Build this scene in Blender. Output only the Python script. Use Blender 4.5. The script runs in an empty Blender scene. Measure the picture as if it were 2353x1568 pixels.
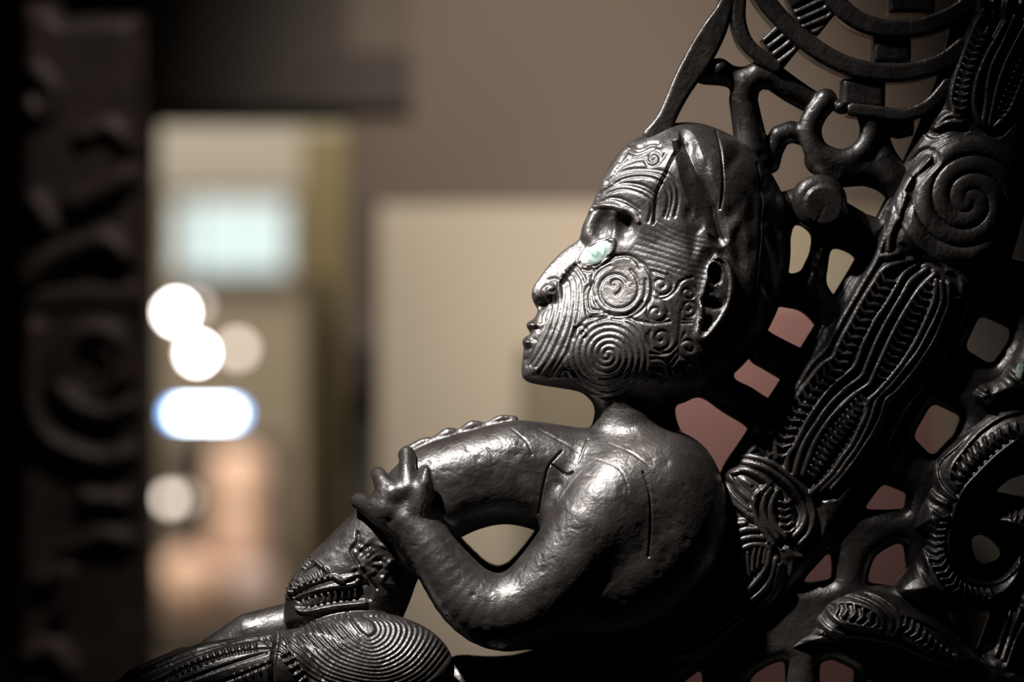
import bpy, math, random
import numpy as np
from mathutils import Vector

# ------------------------------------------------------------------ camera, world, lights, exposure
SC = bpy.context.scene
COL = SC.collection
S = 0.0004            # metres per photograph pixel in the plane of the carving (3 m from the lens)
CX, CY = 1176.5, 784.0
DPX = 7500.0          # focal length in pixels = camera distance in the same units
ZC = 1.5              # lens height

cam_d = bpy.data.cameras.new('camera')
cam_d.sensor_width = 36.0
cam_d.lens = 36.0 * DPX / 2353.0
cam_d.dof.use_dof = True
cam_d.dof.focus_distance = 2.945
cam_d.dof.aperture_fstop = 1.95
cam_d.dof.aperture_blades = 0
cam_d.clip_end = 60
cam = bpy.data.objects.new('camera', cam_d)
COL.objects.link(cam)
cam.location = (0, -3, ZC)
cam.rotation_euler = (math.pi / 2, 0, 0)
SC.camera = cam

world = bpy.data.worlds.new('World')
SC.world = world
world.use_nodes = True
world.node_tree.nodes['Background'].inputs[0].default_value = (0.9, 0.95, 1.0, 1)
world.node_tree.nodes['Background'].inputs[1].default_value = 0.012

SC.view_settings.view_transform = 'Standard'
SC.view_settings.look = 'None'
SC.view_settings.exposure = 0.0
SC.view_settings.gamma = 1.0
SC.view_settings.use_curve_mapping = False


def aim(o, target):
    d = Vector(target) - o.location
    o.rotation_euler = d.to_track_quat('-Z', 'Y').to_euler()


def spot(name, loc, target, energy, col, angle, blend, radius):
    l = bpy.data.lights.new(name, 'SPOT')
    l.energy, l.color, l.spot_size, l.spot_blend, l.shadow_soft_size = energy, col, math.radians(angle), blend, radius
    o = bpy.data.objects.new(name, l)
    COL.objects.link(o)
    o.location = loc
    aim(o, target)
    return o


def area(name, loc, target, energy, col, sx, sy):
    l = bpy.data.lights.new(name, 'AREA')
    l.shape = 'RECTANGLE'
    l.energy, l.color, l.size, l.size_y = energy, col, sx, sy
    o = bpy.data.objects.new(name, l)
    COL.objects.link(o)
    o.location = loc
    aim(o, target)
    return o


# first the key gallery spotlight, hung front left; the next three are added spots
spot('key_or_added_spot', (-1.02, -1.0, 3.65), (-0.085, 0.0, 1.515), 880, (1.0, 0.93, 0.88), 15.0, 0.75, 0.05)
spot('key_or_added_spot', (-2.1, -0.22, 3.0), (0.05, 0.0, 1.615), 520, (1.0, 0.94, 0.90), 10, 0.9, 0.05)  # added rim light for nose and forehead highlights
spot('key_or_added_spot', (-1.3, -0.7, 3.5), (0.18, 0.0, 1.75), 280, (1.0, 0.94, 0.90), 9.5, 0.9, 0.05)  # added spot to lift the rail and upper lattice
spot('key_or_added_spot', (-1.0, -0.42, 3.7), (0.34, 0.0, 1.63), 32, (1.0, 0.92, 0.85), 14, 0.9, 0.04)  # added weak spot for glints along the spine beam
# wall washers of the hall behind
spot('wall_washer', (0.0, 1.2, 3.8), (0.10, 3.2, 1.80), 520, (1.0, 0.89, 0.78), 32, 1.0, 0.15)
spot('panel_washer', (0.30, 1.6, 3.2), (0.40, 3.05, 1.38), 95, (1.0, 0.88, 0.85), 36, 1.0, 0.1)
spot('added_post_spot', (0.2, 0.2, 3.6), (-0.55, 1.3, 1.55), 85, (1.0, 0.80, 0.72), 40, 0.9, 0.06)  # added lamp, lifts the post out of black
# rooms beyond the opening
spot('added_display_spot', (-1.0, 8.6, 3.4), (-1.1, 9.9, 0.85), 260, (1.0, 0.84, 0.70), 32, 0.8, 0.06)  # added lamp to brighten the salmon display
area('far_room_ceiling_light', (-1.5, 7.8, 3.5), (-1.3, 8.0, 0.0), 130, (1.0, 0.9, 0.76), 2.0, 2.6)
area('added_passage_light', (-0.9, 4.6, 3.6), (-0.8, 5.4, 1.6), 70, (1.0, 0.92, 0.80), 0.8, 0.8)  # added light for the front of the bulkhead


# ------------------------------------------------------------------ materials
def new_mat(name):
    m = bpy.data.materials.new(name)
    m.use_nodes = True
    nt = m.node_tree
    return m, nt, nt.nodes['Principled BSDF']


def wood(name, c1, c2, r1, r2, bump, scale, coat=0.22):
    m, nt, p = new_mat(name)
    N, L = nt.nodes, nt.links
    tc = N.new('ShaderNodeTexCoord')
    mp = N.new('ShaderNodeMapping')
    mp.inputs['Scale'].default_value = (1, 1, 1)
    L.new(tc.outputs['Object'], mp.inputs[0])
    n1 = N.new('ShaderNodeTexNoise')
    n1.inputs['Scale'].default_value = 22 * scale
    n1.inputs['Detail'].default_value = 6
    L.new(mp.outputs[0], n1.inputs['Vector'])
    cr = N.new('ShaderNodeValToRGB')
    cr.color_ramp.elements[0].position = 0.35
    cr.color_ramp.elements[0].color = (*c1, 1)
    cr.color_ramp.elements[1].position = 0.7
    cr.color_ramp.elements[1].color = (*c2, 1)
    L.new(n1.outputs['Fac'], cr.inputs[0])
    L.new(cr.outputs[0], p.inputs['Base Color'])
    n2 = N.new('ShaderNodeTexNoise')
    n2.inputs['Scale'].default_value = 60 * scale
    n2.inputs['Detail'].default_value = 4
    L.new(mp.outputs[0], n2.inputs['Vector'])
    mr = N.new('ShaderNodeMapRange')
    mr.inputs['From Min'].default_value = 0.3
    mr.inputs['From Max'].default_value = 0.7
    mr.inputs['To Min'].default_value = r1
    mr.inputs['To Max'].default_value = r2
    L.new(n2.outputs['Fac'], mr.inputs[0])
    L.new(mr.outputs[0], p.inputs['Roughness'])
    # adze dimples: coarse voronoi facets + fine grain
    vo = N.new('ShaderNodeTexNoise')
    vo.inputs['Scale'].default_value = 75 * scale
    vo.inputs['Detail'].default_value = 2.5
    vo.inputs['Distortion'].default_value = 0.9
    L.new(mp.outputs[0], vo.inputs['Vector'])
    fi = N.new('ShaderNodeTexNoise')
    fi.inputs['Scale'].default_value = 330 * scale
    fi.inputs['Detail'].default_value = 3
    L.new(mp.outputs[0], fi.inputs['Vector'])
    mul = N.new('ShaderNodeMath')
    mul.operation = 'MULTIPLY_ADD'
    mul.inputs[1].default_value = 0.38
    L.new(fi.outputs['Fac'], mul.inputs[0])
    L.new(vo.outputs['Fac'], mul.inputs[2])
    bp = N.new('ShaderNodeBump')
    bp.inputs['Strength'].default_value = bump
    bp.inputs['Distance'].default_value = 0.0035
    L.new(mul.outputs[0], bp.inputs['Height'])
    L.new(bp.outputs[0], p.inputs['Normal'])
    L.new(bp.outputs[0], p.inputs['Coat Normal'])
    p.inputs['Coat Weight'].default_value = coat
    p.inputs['Coat Roughness'].default_value = 0.2
    p.inputs['Specular IOR Level'].default_value = 0.8
    return m


def plain(name, c, rough=0.8, var=0.12, scale=6.0):
    m, nt, p = new_mat(name)
    N, L = nt.nodes, nt.links
    tc = N.new('ShaderNodeTexCoord')
    n1 = N.new('ShaderNodeTexNoise')
    n1.inputs['Scale'].default_value = scale
    n1.inputs['Detail'].default_value = 4
    L.new(tc.outputs['Object'], n1.inputs['Vector'])
    cr = N.new('ShaderNodeValToRGB')
    cr.color_ramp.elements[0].position = 0.3
    cr.color_ramp.elements[0].color = (*[v * (1 - var) for v in c], 1)
    cr.color_ramp.elements[1].position = 0.7
    cr.color_ramp.elements[1].color = (*[min(1, v * (1 + var)) for v in c], 1)
    L.new(n1.outputs['Fac'], cr.inputs[0])
    L.new(cr.outputs[0], p.inputs['Base Color'])
    p.inputs['Roughness'].default_value = rough
    return m


def glow(name, c, strength):
    m, nt, p = new_mat(name)
    p.inputs['Base Color'].default_value = (*[min(1, v) for v in c], 1)
    p.inputs['Emission Color'].default_value = (*c, 1)
    p.inputs['Emission Strength'].default_value = strength
    return m


def shell_mat():
    m, nt, p = new_mat('paua_shell')
    N, L = nt.nodes, nt.links
    tc = N.new('ShaderNodeTexCoord')
    n1 = N.new('ShaderNodeTexNoise')
    n1.inputs['Scale'].default_value = 90
    n1.inputs['Detail'].default_value = 3
    n1.inputs['Distortion'].default_value = 1.2
    L.new(tc.outputs['Object'], n1.inputs['Vector'])
    cr = N.new('ShaderNodeValToRGB')
    e = cr.color_ramp.elements
    e[0].position, e[0].color = 0.32, (0.11, 0.18, 0.165, 1)
    e[1].position, e[1].color = 0.66, (0.46, 0.46, 0.42, 1)
    k = e.new(0.46)
    k.color = (0.24, 0.34, 0.31, 1)
    k = e.new(0.57)
    k.color = (0.40, 0.48, 0.44, 1)
    L.new(n1.outputs['Fac'], cr.inputs[0])
    L.new(cr.outputs[0], p.inputs['Base Color'])
    p.inputs['Roughness'].default_value = 0.18
    p.inputs['Coat Weight'].default_value = 0.6
    return m


M_WOOD = wood('dark_oiled_wood', (0.0125, 0.0106, 0.0096), (0.029, 0.025, 0.0225), 0.32, 0.52, 0.28, 1.0)
M_POST = wood('old_post_wood', (0.016, 0.012, 0.010), (0.05, 0.036, 0.030), 0.5, 0.7, 0.4, 0.6, 0.0)
M_SHELL = shell_mat()


# ------------------------------------------------------------------ shape helpers (numpy)
def cr(pts, closed=False, n=6):
    """Catmull-Rom through the points."""
    P = np.asarray(pts, float)
    m = len(P)
    if m < 3:
        return P
    out = []
    t = np.linspace(0, 1, n, endpoint=False)[:, None]
    rng = range(m) if closed else range(m - 1)
    for i in rng:
        if closed:
            a, b, c, d = P[(i - 1) % m], P[i], P[(i + 1) % m], P[(i + 2) % m]
        else:
            a, b, c, d = P[max(i - 1, 0)], P[i], P[i + 1], P[min(i + 2, m - 1)]
        out.append(0.5 * (2 * b + (c - a) * t + (2 * a - 5 * b + 4 * c - d) * t ** 2 + (3 * b - a - 3 * c + d) * t ** 3))
    out = np.vstack(out)
    return out if closed else np.vstack([out, P[-1:]])


def q2(pts, y):
    """photograph pixels -> design plane, for something that lies y px behind the central plane."""
    P = np.array(pts, float)
    k = (DPX + y) / DPX
    P[:, 0] = CX + (P[:, 0] - CX) * k
    P[:, 1] = CY + (P[:, 1] - CY) * k
    return P


class Grid:
    """2-D raster in design px."""
    def __init__(self, u0, u1, v0, v1, step):
        self.u0, self.v0, self.step = u0, v0, step
        self.nu, self.nv = int((u1 - u0) / step) + 1, int((v1 - v0) / step) + 1
        self.u = u0 + np.arange(self.nu) * step
        self.v = v0 + np.arange(self.nv) * step

    def win(self, ua, ub, va, vb):
        i0 = max(0, int((ua - self.u0) / self.step)); i1 = min(self.nu, int((ub - self.u0) / self.step) + 2)
        j0 = max(0, int((va - self.v0) / self.step)); j1 = min(self.nv, int((vb - self.v0) / self.step) + 2)
        return i0, i1, j0, j1

    def dist(self, lines, R, closed=False, widths=None):
        """unsigned distance (clamped to R) to polylines; array [nu, nv]."""
        D = np.full((self.nu, self.nv), float(R), np.float32)
        for li, P in enumerate(lines):
            P = np.asarray(P, float)
            Q = np.vstack([P, P[:1]]) if closed else P
            for a, b in zip(Q[:-1], Q[1:]):
                i0, i1, j0, j1 = self.win(min(a[0], b[0]) - R, max(a[0], b[0]) + R, min(a[1], b[1]) - R, max(a[1], b[1]) + R)
                if i0 >= i1 or j0 >= j1:
                    continue
                U = self.u[i0:i1, None]; V = self.v[None, j0:j1]
                d = b - a
                L2 = max(d @ d, 1e-9)
                t = np.clip(((U - a[0]) * d[0] + (V - a[1]) * d[1]) / L2, 0, 1)
                dd = np.sqrt((U - a[0] - t * d[0]) ** 2 + (V - a[1] - t * d[1]) ** 2)
                np.minimum(D[i0:i1, j0:j1], dd, out=D[i0:i1, j0:j1])
        return D

    def inside(self, P):
        P = np.asarray(P, float)
        I = np.zeros((self.nu, self.nv), bool)
        Q = np.vstack([P, P[:1]])
        for a, b in zip(Q[:-1], Q[1:]):
            if a[1] == b[1]:
                continue
            lo, hi = min(a[1], b[1]), max(a[1], b[1])
            js = np.where((self.v >= lo) & (self.v < hi))[0]
            if len(js) == 0:
                continue
            x = a[0] + (self.v[js] - a[1]) / (b[1] - a[1]) * (b[0] - a[0])
            I[:, js] ^= self.u[:, None] > x[None, :]
        return I

    def sdf(self, P, R):
        """positive inside, clamped to +-R."""
        d = self.dist([P], R, closed=True)
        return np.where(self.inside(P), d, -d)


def sample(G, A, u, v):
    x = np.clip((u - G.u0) / G.step, 0, G.nu - 1.001); y = np.clip((v - G.v0) / G.step, 0, G.nv - 1.001)
    i = x.astype(int); j = y.astype(int); fx = x - i; fy = y - j
    return (A[i, j] * (1 - fx) * (1 - fy) + A[i + 1, j] * fx * (1 - fy) + A[i, j + 1] * (1 - fx) * fy + A[i + 1, j + 1] * fx * fy)


def to_world(P):
    """(u, v, y) design px -> metres"""
    W = np.empty((len(P), 3))
    W[:, 0] = (P[:, 0] - CX) * S
    W[:, 1] = P[:, 2] * S
    W[:, 2] = ZC - (P[:, 1] - CY) * S
    return W


def mesh_from(name, W, quads, mat, parent=None, smooth=True, extra=None):
    """W metres, quads (n,4) int (a triangle repeats nothing: pass extra list of polygons)."""
    me = bpy.data.meshes.new(name)
    quads = np.asarray(quads, np.int32).reshape(-1, 4)
    a, b, c, d = (W[quads[:, i]] for i in range(4))
    ctr = W.mean(0)
    vol = np.sum(np.einsum('ij,ij->i', a - ctr, np.cross(c - a, d - b)))
    if vol < 0:
        quads = quads[:, ::-1]
        if extra:
            extra = [e[::-1] for e in extra]
    nq = len(quads)
    ex = extra or []
    loops = np.concatenate([quads.ravel()] + ([np.concatenate([np.array(e, np.int32) for e in ex])] if ex else []))
    starts = np.concatenate([np.arange(nq) * 4, nq * 4 + np.cumsum([0] + [len(e) for e in ex])[:-1]]) if ex else np.arange(nq) * 4
    tot = np.concatenate([np.full(nq, 4), [len(e) for e in ex]]) if ex else np.full(nq, 4)
    me.vertices.add(len(W)); me.vertices.foreach_set('co', np.ascontiguousarray(W, np.float32).ravel())
    me.loops.add(len(loops)); me.loops.foreach_set('vertex_index', loops.astype(np.int32))
    me.polygons.add(len(starts)); me.polygons.foreach_set('loop_start', starts.astype(np.int32))
    me.polygons.foreach_set('loop_total', tot.astype(np.int32))
    me.polygons.foreach_set('use_smooth', np.full(len(starts), smooth))
    me.update(calc_edges=True)
    me.validate()
    if mat:
        me.materials.append(mat)
    o = bpy.data.objects.new(name, me)
    COL.objects.link(o)
    if parent is not None:
        put(o, parent)
    return o


def put(o, parent):
    o.parent = parent
    o.matrix_parent_inverse = parent_world(parent).inverted()


def parent_world(p):
    from mathutils import Matrix
    m = Matrix.LocRotScale(p.location, p.rotation_euler, p.scale)
    if p.parent is not None:
        m = parent_world(p.parent) @ p.matrix_parent_inverse @ m
    return m


def empty(name, loc):
    o = bpy.data.objects.new(name, None)
    COL.objects.link(o)
    o.location = loc
    o.empty_display_size = 0.1
    return o


def tag(o, label=None, cat=None, group=None, kind=None):
    if label: o['label'] = label
    if cat: o['category'] = cat
    if group: o['group'] = group
    if kind: o['kind'] = kind
    return o


class Vol:
    """signed-distance volume (negative inside), axes u, v, y in design px."""
    def __init__(self, u0, u1, v0, v1, y0, y1, step):
        self.o = np.array([u0, v0, y0], float); self.step = step
        self.n = [int((b - a) / step) + 1 for a, b in ((u0, u1), (v0, v1), (y0, y1))]
        self.F = np.full(self.n, 60.0, np.float32)

    def win(self, lo, hi):
        i0 = np.maximum(0, np.floor((np.array(lo) - self.o) / self.step).astype(int))
        i1 = np.minimum(self.n, np.ceil((np.array(hi) - self.o) / self.step).astype(int) + 1)
        ax = [self.o[k] + np.arange(i0[k], i1[k]) * self.step for k in range(3)]
        return tuple(slice(a, b) for a, b in zip(i0, i1)), ax[0][:, None, None], ax[1][None, :, None], ax[2][None, None, :]

    def mix(self, sl, f, k, sub=False):
        A = self.F[sl]
        f = f.astype(np.float32)
        if sub:
            f = -f
            h = np.maximum(k - np.abs(A - f), 0) / k
            self.F[sl] = np.maximum(A, f) + h * h * k * 0.25
        else:
            h = np.maximum(k - np.abs(A - f), 0) / k
            self.F[sl] = np.minimum(A, f) - h * h * k * 0.25

    def chain(self, nodes, k=20, sub=False, persp=True, mirror=False):
        """nodes (px, py, y, r): tapered tube."""
        nd = [(*q2([(a, b)], y)[0], y, r * (DPX + y) / DPX) if persp else (a, b, y, r) for a, b, y, r in nodes]
        if mirror:
            nd = [(a, b, -y, r) for a, b, y, r in nd]
        nd = np.array(nd)
        pad = nd[:, 3].max() + k + 8
        sl, U, Vv, Y = self.win(nd[:, :3].min(0) - pad, nd[:, :3].max(0) + pad)
        f = None
        for a, b in zip(nd[:-1], nd[1:]):
            d = b[:3] - a[:3]
            t = np.clip(((U - a[0]) * d[0] + (Vv - a[1]) * d[1] + (Y - a[2]) * d[2]) / max(d @ d, 1e-6), 0, 1)
            g = np.sqrt((U - a[0] - t * d[0]) ** 2 + (Vv - a[1] - t * d[1]) ** 2 + (Y - a[2] - t * d[2]) ** 2) - (a[3] + t * (b[3] - a[3]))
            f = g if f is None else np.minimum(f, g)
        self.mix(sl, f, k, sub)

    def ell(self, c, r, k=15, sub=False, rot=0.0, persp=True):
        c = (*q2([c[:2]], c[2])[0], c[2]) if persp else c
        pad = max(r) + k + 8
        sl, U, Vv, Y = self.win(np.array(c) - pad, np.array(c) + pad)
        ca, sa = math.cos(rot), math.sin(rot)
        x = (U - c[0]) * ca + (Vv - c[1]) * sa; z = -(U - c[0]) * sa + (Vv - c[1]) * ca; y = Y - c[2]
        k0 = np.sqrt((x / r[0]) ** 2 + (z / r[1]) ** 2 + (y / r[2]) ** 2)
        k1 = np.sqrt((x / r[0] ** 2) ** 2 + (z / r[1] ** 2) ** 2 + (y / r[2] ** 2) ** 2)
        self.mix(sl, k0 * (k0 - 1) / np.maximum(k1, 1e-6), k, sub)

    def extrude(self, poly, y0, w, r, k=15, sub=False, R=160, line=None, hw=0):
        """rounded extrusion of a polygon (or of a polyline of half width hw) lying in the plane; w, r may be functions of (U, V)."""
        P = np.asarray(poly if line is None else line, float)
        pad = 20 + k + hw
        wm = w if not callable(w) else 190
        if callable(y0):
            sl, U, Vv, Y = self.win((*(P.min(0) - pad), -1e4), (*(P.max(0) + pad), 1e4))
            y0 = y0(U, Vv)
        else:
            sl, U, Vv, Y = self.win((*(P.min(0) - pad), y0 - wm - k - 8), (*(P.max(0) + pad), y0 + wm + k + 8))
        g = Grid(U[0, 0, 0], U[-1, 0, 0], Vv[0, 0, 0], Vv[0, -1, 0], self.step)
        if line is None:
            d2 = -g.sdf(P, R)
        else:
            d2 = g.dist([P], R) - hw
        d2 = d2[:U.shape[0], :Vv.shape[1]]
        if d2.shape != (U.shape[0], Vv.shape[1]):
            d2 = np.pad(d2, ((0, U.shape[0] - d2.shape[0]), (0, Vv.shape[1] - d2.shape[1])), mode='edge')
        wa = w(U, Vv)[:, :, 0] if callable(w) else w
        ra = r(wa) if callable(r) else r
        wa = wa[:, :, None] if callable(w) else wa
        ra = ra[:, :, None] if isinstance(ra, np.ndarray) else ra
        q0 = d2[:, :, None] + ra
        q1 = np.abs(Y - y0) - wa + ra
        f = np.minimum(np.maximum(q0, q1), 0) + np.sqrt(np.maximum(q0, 0) ** 2 + np.maximum(q1, 0) ** 2) - ra
        self.mix(sl, f, k, sub)

    def val(self, u, v, y):
        i = [min(max(int(round((c - o) / self.step)), 0), n - 1) for c, o, n in zip((u, v, y), self.o, self.n)]
        return self.F[i[0], i[1], i[2]]

    def hit(self, px, py):
        y = self.o[2]
        while y < -self.o[2]:
            u, v = q2([(px, py)], y)[0]
            if self.val(u, v, y) < 0:
                return u, v, y
            y += self.step * 0.5
        return u, v, 0.0

    def nets(self):
        F = self.F
        I = (F < 0)
        n = I[:-1, :-1, :-1].astype(np.uint8)
        for a, b, c in ((1, 0, 0), (0, 1, 0), (1, 1, 0), (0, 0, 1), (1, 0, 1), (0, 1, 1), (1, 1, 1)):
            n += I[a:F.shape[0] - 1 + a, b:F.shape[1] - 1 + b, c:F.shape[2] - 1 + c]
        act = np.argwhere((n > 0) & (n < 8))
        del n
        idx = np.full([s - 1 for s in F.shape], -1, np.int32)
        idx[act[:, 0], act[:, 1], act[:, 2]] = np.arange(len(act))
        cor = [(a, b, c) for a in (0, 1) for b in (0, 1) for c in (0, 1)]
        val = {q: F[act[:, 0] + q[0], act[:, 1] + q[1], act[:, 2] + q[2]] for q in cor}
        acc = np.zeros((len(act), 3)); cnt = np.zeros(len(act))
        for q in cor:
            for ax in range(3):
                if q[ax]:
                    continue
                p = list(q); p[ax] = 1; p = tuple(p)
                a, b = val[q], val[p]
                m = (a < 0) != (b < 0)
                t = np.where(m, a / np.where(m, a - b, 1), 0)
                pos = np.tile(np.array(q, float), (len(act), 1)); pos[:, ax] = t
                acc[m] += pos[m]; cnt[m] += 1
        V = (act + acc / cnt[:, None]) * self.step + self.o
        Q = []
        for ax in range(3):
            sl0 = [slice(1, -1)] * 3; sl1 = [slice(1, -1)] * 3
            sl0[ax] = slice(0, -1); sl1[ax] = slice(1, None)
            A, B = I[tuple(sl0)], I[tuple(sl1)]
            e = np.argwhere(A != B)
            off = np.array([1, 1, 1]); off[ax] = 0
            inn = A[e[:, 0], e[:, 1], e[:, 2]]
            e = e + off
            b, c = [(1, 2), (2, 0), (0, 1)][ax]
            def g(db, dc):
                p = e.copy(); p[:, b] += db; p[:, c] += dc
                return idx[p[:, 0], p[:, 1], p[:, 2]]
            quad = np.stack([g(-1, -1), g(0, -1), g(0, 0), g(-1, 0)], 1)
            quad[~inn] = quad[~inn][:, ::-1]
            Q.append(quad)
        Q = np.vstack(Q)
        Q = Q[(Q >= 0).all(1)]
        return V, Q


def smooth_v(V, Q, it=2, lam=0.5):
    a = np.concatenate([Q[:, 0], Q[:, 1], Q[:, 2], Q[:, 3]]); b = np.concatenate([Q[:, 1], Q[:, 2], Q[:, 3], Q[:, 0]])
    n = len(V)
    c = np.bincount(a, minlength=n) + np.bincount(b, minlength=n)
    lone = c == 0
    c = np.maximum(c, 1)
    for _ in range(it):
        for k in (lam, -lam * 0.9):
            m = np.stack([np.bincount(a, V[b, i], n) + np.bincount(b, V[a, i], n) for i in range(3)], 1) / c[:, None]
            m[lone] = V[lone]
            V = V + k * (m - V)
    return V


def vnormals(V, Q):
    N = np.cross(V[Q[:, 2]] - V[Q[:, 0]], V[Q[:, 3]] - V[Q[:, 1]])
    n = len(V)
    out = np.zeros((n, 3))
    for k in range(4):
        for i in range(3):
            out[:, i] += np.bincount(Q[:, k], N[:, i], n)
    return out / np.maximum(np.linalg.norm(out, axis=1, keepdims=True), 1e-9)


def subdivide(V, Q, mask):
    """split the masked quads in four; neighbours get the shared mid points as extra corners."""
    M = Q[mask]
    n = len(V)
    E = np.stack([M, np.roll(M, -1, 1)], 2).reshape(-1, 2)
    key = E.min(1).astype(np.int64) * n + E.max(1)
    uk, inv = np.unique(key, return_inverse=True)
    mid = (V[uk // n] + V[uk % n]) / 2
    cen = V[M].mean(1)
    mi = (n + inv).reshape(-1, 4)
    ci = n + len(uk) + np.arange(len(M))
    new = np.concatenate([np.stack([M[:, k], mi[:, k], ci, mi[:, (k + 3) % 4]], 1) for k in range(4)])
    R = Q[~mask]
    E2 = np.stack([R, np.roll(R, -1, 1)], 2).reshape(-1, 2)
    k2 = E2.min(1).astype(np.int64) * n + E2.max(1)
    pos = np.clip(np.searchsorted(uk, k2), 0, len(uk) - 1)
    has = (uk[pos] == k2).reshape(-1, 4)
    pos = pos.reshape(-1, 4)
    touch = has.any(1)
    extra = []
    for r in np.where(touch)[0]:
        poly = []
        for k in range(4):
            poly.append(int(R[r, k]))
            if has[r, k]:
                poly.append(int(n + pos[r, k]))
        extra.append(poly)
    return np.vstack([V, mid, cen]), np.vstack([R[~touch], new]), extra


def vol_part(name, vol, mat, parent, it=2):
    V, Q = vol.nets()
    V = smooth_v(V, Q, it)
    return mesh_from(name, to_world(V), Q, mat, parent)


def height_part(name, poly, holes, half, rad, mat, parent, step=2.0, y0=0.0, relief=None, front=None, back_k=1.0):
    """a slab carved on its front: outline with holes, edges rounded over `rad`, half thickness `half`, relief (function of the grid) in px."""
    yr = y0 - half
    P = q2(poly, y0)
    H = [q2(h, y0) for h in holes]
    G = Grid(P[:, 0].min() - 6, P[:, 0].max() + 6, P[:, 1].min() - 6, P[:, 1].max() + 6, step)
    D = G.sdf(P, rad + 4)
    for h in H:
        D = np.minimum(D, -G.sdf(h, rad + 4))
    d = np.clip(D, 0, rad)
    base = half * np.sqrt(np.maximum(1 - (1 - d / rad) ** 2, 0))
    hf = base.copy()
    if front is not None:
        hf = hf + front(G) * np.clip(d / 12, 0, 1)
    if relief is not None:
        hf = hf + relief(G, yr) * np.clip((d - 1.5) / 7, 0, 1)
    hf = np.where(D > 0, np.maximum(hf, 0.6), 0)
    hb = base * back_k
    ins = D > 0
    cell = ins[:-1, :-1] | ins[1:, :-1] | ins[:-1, 1:] | ins[1:, 1:]
    near = D > -step * 1.8
    cell &= near[:-1, :-1] & near[1:, :-1] & near[:-1, 1:] & near[1:, 1:]
    use = np.zeros_like(ins)
    use[:-1, :-1] |= cell; use[1:, :-1] |= cell; use[:-1, 1:] |= cell; use[1:, 1:] |= cell
    gu, gv = np.gradient(D, step)
    gl = np.maximum(np.sqrt(gu ** 2 + gv ** 2), 1e-3)
    U = np.broadcast_to(G.u[:, None], D.shape).copy(); Vv = np.broadcast_to(G.v[None, :], D.shape).copy()
    out = use & ~ins
    U[out] -= (D * gu / gl)[out]; Vv[out] -= (D * gv / gl)[out]
    fi = np.full(D.shape, -1, np.int64); bi = fi.copy()
    nu_ = use.sum()
    fi[use] = np.arange(nu_)
    nin = (use & ins).sum()
    bi[use & ins] = nu_ + np.arange(nin)
    bi[out] = fi[out]
    Vf = np.stack([U[use], Vv[use], y0 - hf[use]], 1)
    Vb = np.stack([U[use & ins], Vv[use & ins], y0 + hb[use & ins]], 1)
    ij = np.argwhere(cell)
    i, j = ij[:, 0], ij[:, 1]
    Qf = np.stack([fi[i, j], fi[i + 1, j], fi[i + 1, j + 1], fi[i, j + 1]], 1)
    Qb = np.stack([bi[i, j + 1], bi[i + 1, j + 1], bi[i + 1, j], bi[i, j]], 1)
    keep = ~(out[i, j] & out[i + 1, j] & out[i + 1, j + 1] & out[i, j + 1])
    return mesh_from(name, to_world(np.vstack([Vf, Vb])), np.vstack([Qf[keep], Qb[keep]]), mat, parent)


def ridge(G, lines, w, h, p=0.6):
    D = G.dist(lines, w + 1)
    return h * np.maximum(1 - (D / w) ** 2, 0) ** p


def groove(G, lines, w, h):
    D = G.dist(lines, w * 2.2)
    return -h * np.exp(-(D / w) ** 2)


def teeth(path, n, half, bend=0.35, skew=0.0):
    """n chevron-shaped notch ridges across a path."""
    P = cr(path, n=8)
    seg = np.linalg.norm(np.diff(P, axis=0), axis=1)
    s = np.concatenate([[0], np.cumsum(seg)])
    out = []
    for t in np.linspace(0.02, 0.98, n) * s[-1]:
        k = min(np.searchsorted(s, t), len(P) - 1)
        a = P[max(k - 1, 0)]; b = P[k]
        f = (t - s[max(k - 1, 0)]) / max(s[k] - s[max(k - 1, 0)], 1e-6)
        c = a + (b - a) * f
        d = (b - a) / max(np.linalg.norm(b - a), 1e-6)
        nrm = np.array([-d[1], d[0]])
        h = half(t / s[-1]) if callable(half) else half
        out.append(np.array([c - nrm * h + d * skew * h, c + d * bend * h, c + nrm * h - d * skew * h]))
    return out


def spiral(cx, cy, r0, r1, a0, turns, n=None, sq=1.0, rot=0.0):
    n = n or int(abs(turns) * 28) + 6
    t = np.linspace(0, 1, n)
    r = r0 + (r1 - r0) * t
    a = a0 + turns * 2 * math.pi * t
    x = r * np.cos(a); y = r * np.sin(a) * sq
    c, s = math.cos(rot), math.sin(rot)
    return np.stack([cx + x * c - y * s, cy + x * s + y * c], 1)


def rc(pts, r=0.22):
    """polygon with rounded corners"""
    P = np.asarray(pts, float)
    out = []
    for i in range(len(P)):
        a, b, c = P[i - 1], P[i], P[(i + 1) % len(P)]
        p, q = b + (a - b) * r, b + (c - b) * r
        for t in (0, 0.33, 0.67, 1):
            out.append((1 - t) ** 2 * p + 2 * t * (1 - t) * b + t * t * q)
    return np.array(out)


def sc(pts, k, ox, oy):
    """points read off an enlarged crop -> photograph pixels"""
    return [(ox + a / k, oy + b / k) for a, b in pts]


def c2(*p): return sc(p, 2.606, 1450, 0)
def c3(*p): return sc(p, 2.613, 1650, 500)
def c4(*p): return sc(p, 2.761, 1550, 1000)
def c6(*p): return sc(p, 2.85, 2000, 450)
def c7(*p): return sc(p, 2.347, 2050, 900)
def c8(*p): return sc(p, 3.361, 1000, 1380)
def ch(*p): return sc(p, 3.92, 1190, 280)
def cf(*p): return sc(p, 3.92, 1190, 560)
def ce(*p): return sc(p, 3.92, 1460, 520)
def ck(*p): return sc(p, 4.04, 640, 1180)


def at(px, py, d):
    return Vector(((px - CX) * d / DPX, d - 3.0, ZC - (py - CY) * d / DPX))


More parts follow.
